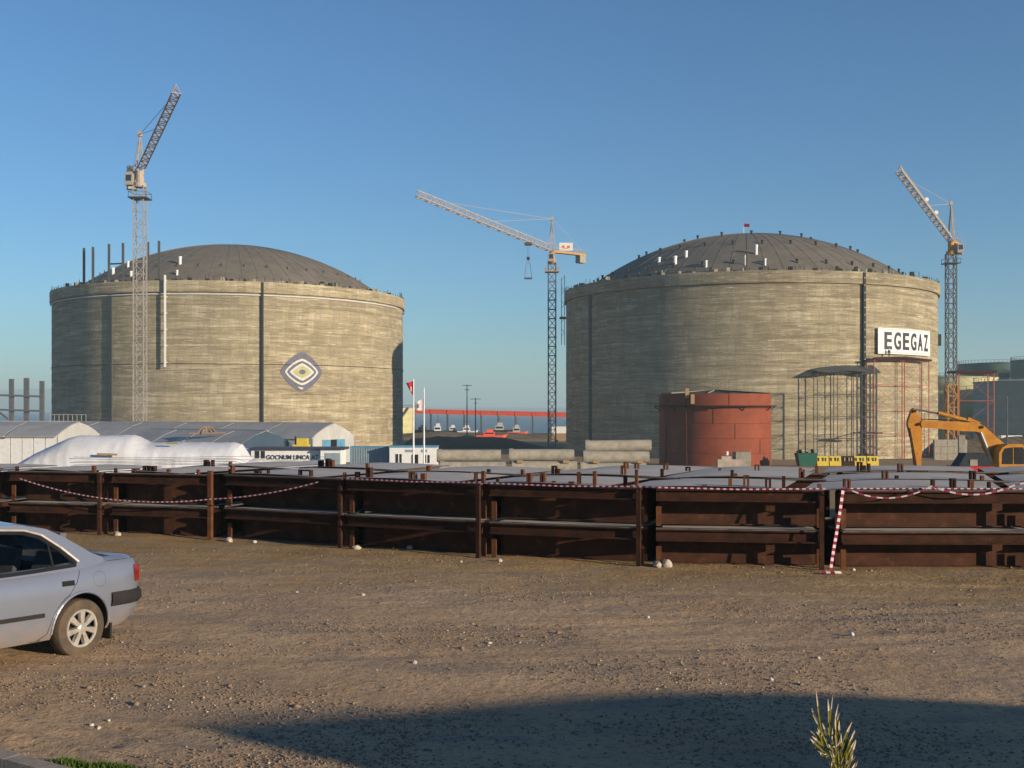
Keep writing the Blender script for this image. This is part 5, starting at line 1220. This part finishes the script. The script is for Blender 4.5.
# greenhouse
def gy(x, z, s): return s*(lerp_tab(HW, x)*.955-max(0, z-.88)*.40)
ROOF = [(-1.56,1.0),(-1.42,1.055),(-1.12,1.235),(-.92,1.33),(-.62,1.382),(-.1,1.405),(.2,1.375),(.42,1.33),(.72,1.14),(1.02,.93)]
def roofz(x): 
    for (a, ya), (b, yb) in zip(ROOF, ROOF[1:]):
        if a <= x <= b: return ya+(yb-ya)*(x-a)/(b-a)
    return .9
def panel2d(outer, holes, s, name, mt, off=0, thick=.012, par=None):
    bm = bmesh.new(); es = []
    for lp in [outer]+holes:
        vs = [bm.verts.new((x, gy(x, z, s)+s*off, z)) for x, z in lp]
        for a, b in zip(vs, vs[1:]+vs[:1]): es.append(bm.edges.new((a, b)))
    bmesh.ops.triangle_fill(bm, edges=es, use_beauty=True)
    bmesh.ops.recalc_face_normals(bm, faces=bm.faces)
    if mt != 'car_glass': g_ = bmesh.ops.solidify(bm, geom=bm.faces[:], thickness=thick)
    bmesh.ops.recalc_face_normals(bm, faces=bm.faces)
    me = bpy.data.meshes.new(name); bm.to_mesh(me); bm.free(); me.materials.append(MT[mt]); return link(name, me, par or car)
def dense(p, k=3): 
    o_ = []
    for a, b in zip(p, p[1:]+p[:1]):
        for i in range(k): o_.append((a[0]+(b[0]-a[0])*i/k, a[1]+(b[1]-a[1])*i/k))
    return o_
def shrink(p, d):
    cx_, cz_ = sum(q[0] for q in p)/len(p), sum(q[1] for q in p)/len(p); out = []
    n = len(p)
    for i in range(n):
        a, b, c = Vector(p[i-1]), Vector(p[i]), Vector(p[(i+1) % n]); d1_ = (b-a).normalized(); d2_ = (c-b).normalized(); n1 = Vector((-d1_.y, d1_.x)); n2 = Vector((-d2_.y, d2_.x))
        if n1.dot(Vector((cx_,cz_))-b) < 0: n1 = -n1
        if n2.dot(Vector((cx_,cz_))-b) < 0: n2 = -n2
        nn = (n1+n2).normalized(); k = d/max(.35, nn.dot(n1)); out.append((b.x+nn.x*k, b.y+nn.y*k))
    return out
outer = [(-1.56,.95)]+ROOF[:]+[(1.02,.90),(.6,.885),(0,.885),(-.6,.89),(-1.1,.90),(-1.4,.92)]
rear_w = [(-.10,.925),(-.10,1.315),(-.35,1.325),(-.62,1.305),(-.80,1.255),(-1.0,1.12),(-1.17,.975),(-1.16,.955),(-.6,.935)]
front_w = [(.02,.925),(.02,1.31),(.2,1.30),(.34,1.255),(.58,1.09),(.76,.935),(.7,.925)]
for s in (1, -1):
    panel2d(outer, [rear_w, front_w], s, 'pillar_frame', 'car_paint', 0, .03)
    for wn, nm in ((rear_w,'rear_window'),(front_w,'front_window')):
        w2 = shrink(wn, .014); big = shrink(wn, -.020)
        panel2d(big, [w2], s, 'window_trim', 'dark', .010, .012)
        panel2d(w2, [], s, nm, 'car_glass', -.008, .004)
    panel2d([(-.905,.95),(-.88,.95),(-.88,1.20),(-.905,1.185)], [], s, 'window_divider', 'dark', .006, .012)
    # bright moulding along the top of the rear glass
    tr_ = [(-.10,1.345),(-.35,1.352),(-.64,1.333),(-.83,1.278),(-1.04,1.135),(-1.215,.985)]
    for a, b in zip(tr_, tr_[1:]):
        m = MB(); m.bar((a[0],gy(a[0],a[1],s)+s*.018,a[1]),(b[0],gy(b[0],b[1],s)+s*.018,b[1]),.012,.018); m.build('roof_moulding', 'hub', car)
# roof, screens
m = MB(); prof = [(x, z) for x, z in ROOF if -1.1 <= x <= .42]; dense_x = np.linspace(-.92, .42, 18); n = 12
for x in dense_x:
    z = roofz(x); w = gy(x, z, 1)
    for j in range(n+1): v_ = -1+2*j/n; m.v.append((x, w*v_, z+.035*(1-v_*v_)))
for i in range(len(dense_x)-1):
    for j in range(n): a = i*(n+1)+j; m.f.append((a,a+1,a+n+2,a+n+1)); m.m.append(0)
m.build('roof', 'car_paint', car, smooth=True)
def screen(xa, xb, name, mt):
    m = MB(); n = 10; k = 6
    for i in range(k+1):
        x = xa+(xb-xa)*i/k; z = roofz(x); w = gy(x, z, 1)-.0
        for j in range(n+1): v_ = -1+2*j/n; m.v.append((x+(.05 if xb > 0 else -.05)*(1-v_*v_)*(i/k), w*v_, z+.035*(1-v_*v_)*(1-i/k)))
    for i in range(k):
        for j in range(n): a = i*(n+1)+j; m.f.append((a,a+1,a+n+2,a+n+1)); m.m.append(0)
    m.build(name, mt, car, smooth=True)
screen(-.92, -1.56, 'rear_screen', 'car_glass'); screen(.42, 1.02, 'windscreen', 'car_glass')
# C pillar outer skin flowing to the boot (fills between frame and screen)
# interior
for x, y in ((.05,.36),(.05,-.36),(-.85,.36),(-.85,-.36)):
    m = MB(); m.hexa([(x-.25,y-.24,.32),(x+.27,y-.24,.32),(x+.27,y+.24,.32),(x-.25,y+.24,.32)],[(x-.25,y-.25,.52),(x+.27,y-.25,.52),(x+.27,y+.25,.52),(x-.25,y+.25,.52)])
    m.hexa([(x-.30,y-.25,.5),(x-.18,y-.25,.5),(x-.18,y+.25,.5),(x-.30,y+.25,.5)],[(x-.42,y-.20,1.06),(x-.34,y-.20,1.06),(x-.34,y+.20,1.06),(x-.42,y+.20,1.06)])
    m.hexa([(x-.44,y-.12,1.09),(x-.36,y-.12,1.09),(x-.36,y+.12,1.09),(x-.44,y+.12,1.09)],[(x-.46,y-.10,1.26),(x-.38,y-.10,1.26),(x-.38,y+.10,1.26),(x-.46,y+.10,1.26)]); m.build('seat', 'seat_cloth', car)
MB().box(-1.7,-1.3,-.62,.62,.88,.93).build('parcel_shelf', 'seat_cloth', car); MB().box(.45,.85,-.62,.62,.62,.90).build('dashboard', 'seat_cloth', car)
# seams, mouldings, handles, filler flap, lamps, bumper
def sidepath(pts, s, r, name, mt, off=.0):
    m = MB(); q = []
    for x, z in pts:
        w = lerp_tab(HW, x); prof_ = sect(x); y = None
        for (y0, z0), (y1, z1) in zip(prof_, prof_[1:]):
            if z0 <= z <= z1 and z1 > z0: y = y0+(y1-y0)*(z-z0)/(z1-z0); break
        y = y if y is not None else w*.95; q.append((x, s*(y+off), z))
    for a, b in zip(q, q[1:]): m.tube(a, b, r, 5)
    return m.build(name, mt, car)
for s in (1, -1):
    arc = [(XR+.40*math.cos(R_(a)), .30+.40*math.sin(R_(a))) for a in range(20, 75, 9)]
    sidepath([(-.02,.24),(-.04,.5),(-.045,.85),(-.045,.90)], s, .0045, 'door_seam', 'dark', -.001)
    sidepath([(-.70,.24),(-.80,.30)]+arc[:-1]+[(-1.16,.78),(-1.20,.87),(-1.2,.90)], s, .0045, 'door_seam', 'dark', -.001)
    sidepath([(.90,.24),(.92,.5),(.93,.84)], s, .0045, 'door_seam', 'dark', -.001)
    sidepath([(1.0,.24),(-.75,.24)], s, .004, 'sill_seam', 'dark', -.001)
    m = MB()
    for xa, xb in ((-.74,-.06),(-.03,.88)):
        m.hexa([(xa,s*.835,.475),(xb,s*.835,.475),(xb,s*.858,.475),(xa,s*.858,.475)],[(xa,s*.835,.515),(xb,s*.835,.515),(xb,s*.855,.515),(xa,s*.855,.515)])
    m.build('side_moulding', 'black_rubber', car)
    for x in (-1.04, .12):
        hd = MB().hexa([(x-.075,s*.80,.755),(x+.075,s*.80,.755),(x+.075,s*.838,.755),(x-.075,s*.838,.755)],[(x-.075,s*.79,.805),(x+.075,s*.79,.805),(x+.07,s*.833,.805),(x-.07,s*.833,.805)]).build('door_handle', 'dark', car)
    # wheel arch lip
    for xc in (XR, XF):
        m = MB(); pr_ = []
        for a in range(-2, 183, 8):
            x = xc+.375*math.cos(R_(a)); z = .30+.375*math.sin(R_(a)); ps = sect(x); y = next((y0+(y1-y0)*(z-z0)/(z1-z0) for (y0,z0),(y1,z1) in zip(ps,ps[1:]) if z1 > z0 and z0 <= z <= z1), lerp_tab(HW,x)*.9); pr_.append((x, s*(y+.004), z))
        for a, b in zip(pr_, pr_[1:]): m.tube(a, b, .014, 6)
        m.build('arch_lip', 'car_paint', car, smooth=True)
sidepath([(-1.46+.085*math.cos(R_(a)), .785+.085*math.sin(R_(a))*.95) for a in range(0, 361, 24)], 1, .0035, 'fuel_flap_seam', 'flange_grey', -.001)
# bumper strip wrapping the tail, and tail lamps following the body surface
def wrap(x0, x1, zlo, zhi, off, name, mt, s_list=(1,-1), nz=4, rear=True):
    for s in s_list:
        m = MB(); n = 16; g_ = []
        for i in range(n+1):
            x = x0+(x1-x0)*i/n; ps = sect(x)
            for j in range(nz+1):
                z = zlo(x)+(zhi(x)-zlo(x))*j/nz; y = next((y0+(y1-y0)*(z-z0)/(z1-z0) for (y0,z0),(y1,z1) in zip(ps,ps[1:]) if z1 > z0 and z0 <= z <= z1), ps[4][0])
                bul = off*(1 if 0 < j < nz else .25); m.v.append((x-(bul if rear and x < -2.0 else 0), s*(y+bul), z))
        for i in range(n):
            for j in range(nz): a = i*(nz+1)+j; m.f.append((a,a+1,a+nz+2,a+nz+1)); m.m.append(0)
        m.build(name, mt, car, smooth=True)
wrap(-2.17, -1.62, lambda x: .475, lambda x: .625, .028, 'bumper_strip', 'black_rubber')
MB().box(-2.20,-2.16,-.56,.56,.475,.625).build('bumper_strip', 'black_rubber', car)
wrap(-2.165, -2.0, lambda x: .70, lambda x: .885+.0*(x), .010, 'tail_lamp', 'lamp_red')
for s in (1,-1): MB().box(-2.19,-2.165,s*.45-.16,s*.45+.16,.70,.86).build('tail_lamp', 'lamp_red', car)
MB().box(-2.18,-2.168,-.26,.26,.68,.79).build('number_plate', 'white_paint', car)
for s in (1,-1): MB().box(2.07,2.10,s*.48-.17,s*.48+.17,.56,.68).build('headlamp', 'car_glass', car); MB().box(XR-.42,XR-.395,s*.70-.09,s*.70+.10,.13,.30).build('mud_flap', 'black_rubber', car)
sidepath([(-2.14,.955),(-1.9,.955),(-1.62,.955)], 1, .003, 'boot_seam', 'dark', 0)
# wheels
R0 = .30
def wheel(x, s):
    w = bpy.data.objects.new('wheel', None); COL.objects.link(w); w.parent = car; w.location = (x, s*(TRK), R0); w.rotation_euler = (R_(-90 if s > 0 else 90), random.uniform(0,2)*0, 0); w.empty_display_size = .2
    return w
tm = MB(); tm.lathe([(.19,-.085),(.225,-.092),(.265,-.095),(.288,-.085),(.299,-.06),(.30,0),(.299,.06),(.288,.085),(.265,.095),(.225,.092),(.19,.085),(.18,.06),(.18,-.06),(.19,-.085)], 56); tyre = tm.mesh('tyre', 'dusty_tyre', True)
rm = MB(); rm.lathe([(.193,.088),(.186,.082),(.180,.05),(.176,-.06)], 48); rm.lathe([(.176,.02),(0.001,.02)], 48); rim = rm.mesh('rim', 'dark', True)
hb = MB(); hb.lathe([(.196,.086),(.194,.096),(.172,.094),(.168,.080)], 56); hb.lathe([(.062,.060),(.058,.092),(.03,.102),(.001,.103)], 32)
for k in range(7):
    a = 2*math.pi*k/7+.2; c, s_ = math.cos(a), math.sin(a)
    def pt(r, u, z): return (c*r-s_*u, s_*r+c*u, z)
    hb.hexa([pt(.045,-.022,.05),pt(.175,-.040,.06),pt(.175,.040,.06),pt(.045,.022,.05)][::1], [pt(.045,-.018,.096),pt(.175,-.030,.094),pt(.175,.030,.094),pt(.045,.018,.096)])
hub = hb.mesh('hubcap', 'hub')
for x in (XR, XF):
    for s in (1, -1):
        nm = 'wheel'; m_o = link('wheel', tyre, car, (x, s*TRK, R0)); m_o.rotation_euler = (R_(-90 if s > 0 else 90), 0, R_(0)); m_o.name = 'wheel'
        link('rim', rim, m_o); link('hubcap', hub, m_o)

# ---------------------------------------------------------------- unseen shadow caster behind the camera, profile shaped to shade the yard
P_s = Vector((-math.sin(R_(SUN_B)), -math.cos(R_(SUN_B)), 0)); P_p = Vector((-P_s.y*-1, 0, 0)); P_p = Vector((.574, .819, 0)).normalized()
s0 = -13.0; edge = [(5.85,7.3),(6.4,6.9),(7.2,6.2),(8.0,5.6),(8.6,5.1),(9.4,4.1),(10,3.0),(10.4,1.9),(10.8,.5)]
t = thing('hut_shadow_caster', 'unseen hut-like shadow caster behind the camera, shaped to shade the yard', 'hut', P_s*s0+P_p*8)
def hp(s_, p_, z): q = P_s*s_+P_p*p_-t.location; return (q.x, q.y, z)
poly = [(5.85,-.1)]+[(p_, (s_-s0)*TAN) for p_, s_ in edge]+[(11.0,-.1)]
MB().hexa([hp(s0,p_,z) for p_, z in poly], [hp(s0-5,p_,z) for p_, z in poly]).build('wall', 'white_paint', t)
for (p0_, z0_), (p1_, z1_) in zip(poly[1:-1], poly[2:-1]):
    MB().hexa([hp(s0-.2,p0_,z0_+.003),hp(s0-5.1,p0_,z0_+.003),hp(s0-5.1,p1_,z1_+.003),hp(s0-.2,p1_,z1_+.003)], [hp(s0-.2,p0_,z0_+.04),hp(s0-5.1,p0_,z0_+.04),hp(s0-5.1,p1_,z1_+.04),hp(s0-.2,p1_,z1_+.04)]).build('roof_sheet', 'hall_roof', t)
MB().hexa([hp(s0+.05,7.2,0),hp(s0,7.2,0),hp(s0,8.1,0),hp(s0+.05,8.1,0)],[hp(s0+.05,7.2,2.1),hp(s0,7.2,2.1),hp(s0,8.1,2.1),hp(s0+.05,8.1,2.1)]).build('door', 'blue_grey', t)

# ---------------------------------------------------------------- haze
hz = bpy.data.materials.new('haze'); hz.use_nodes = True; t_ = hz.node_tree; t_.nodes.remove(t_.nodes['Principled BSDF'])
vp = node(t_, 'ShaderNodeVolumePrincipled', Density=.00032); vp.inputs['Color'].default_value = (.64,.88,1.0,1); vp.inputs['Anisotropy'].default_value = .0
t_.links.new(vp.outputs[0], t_.nodes['Material Output'].inputs['Volume']); MT['haze'] = hz
MB().box(-9500,9500,-90,9500,-16,110).build('haze', 'haze', kind='stuff')
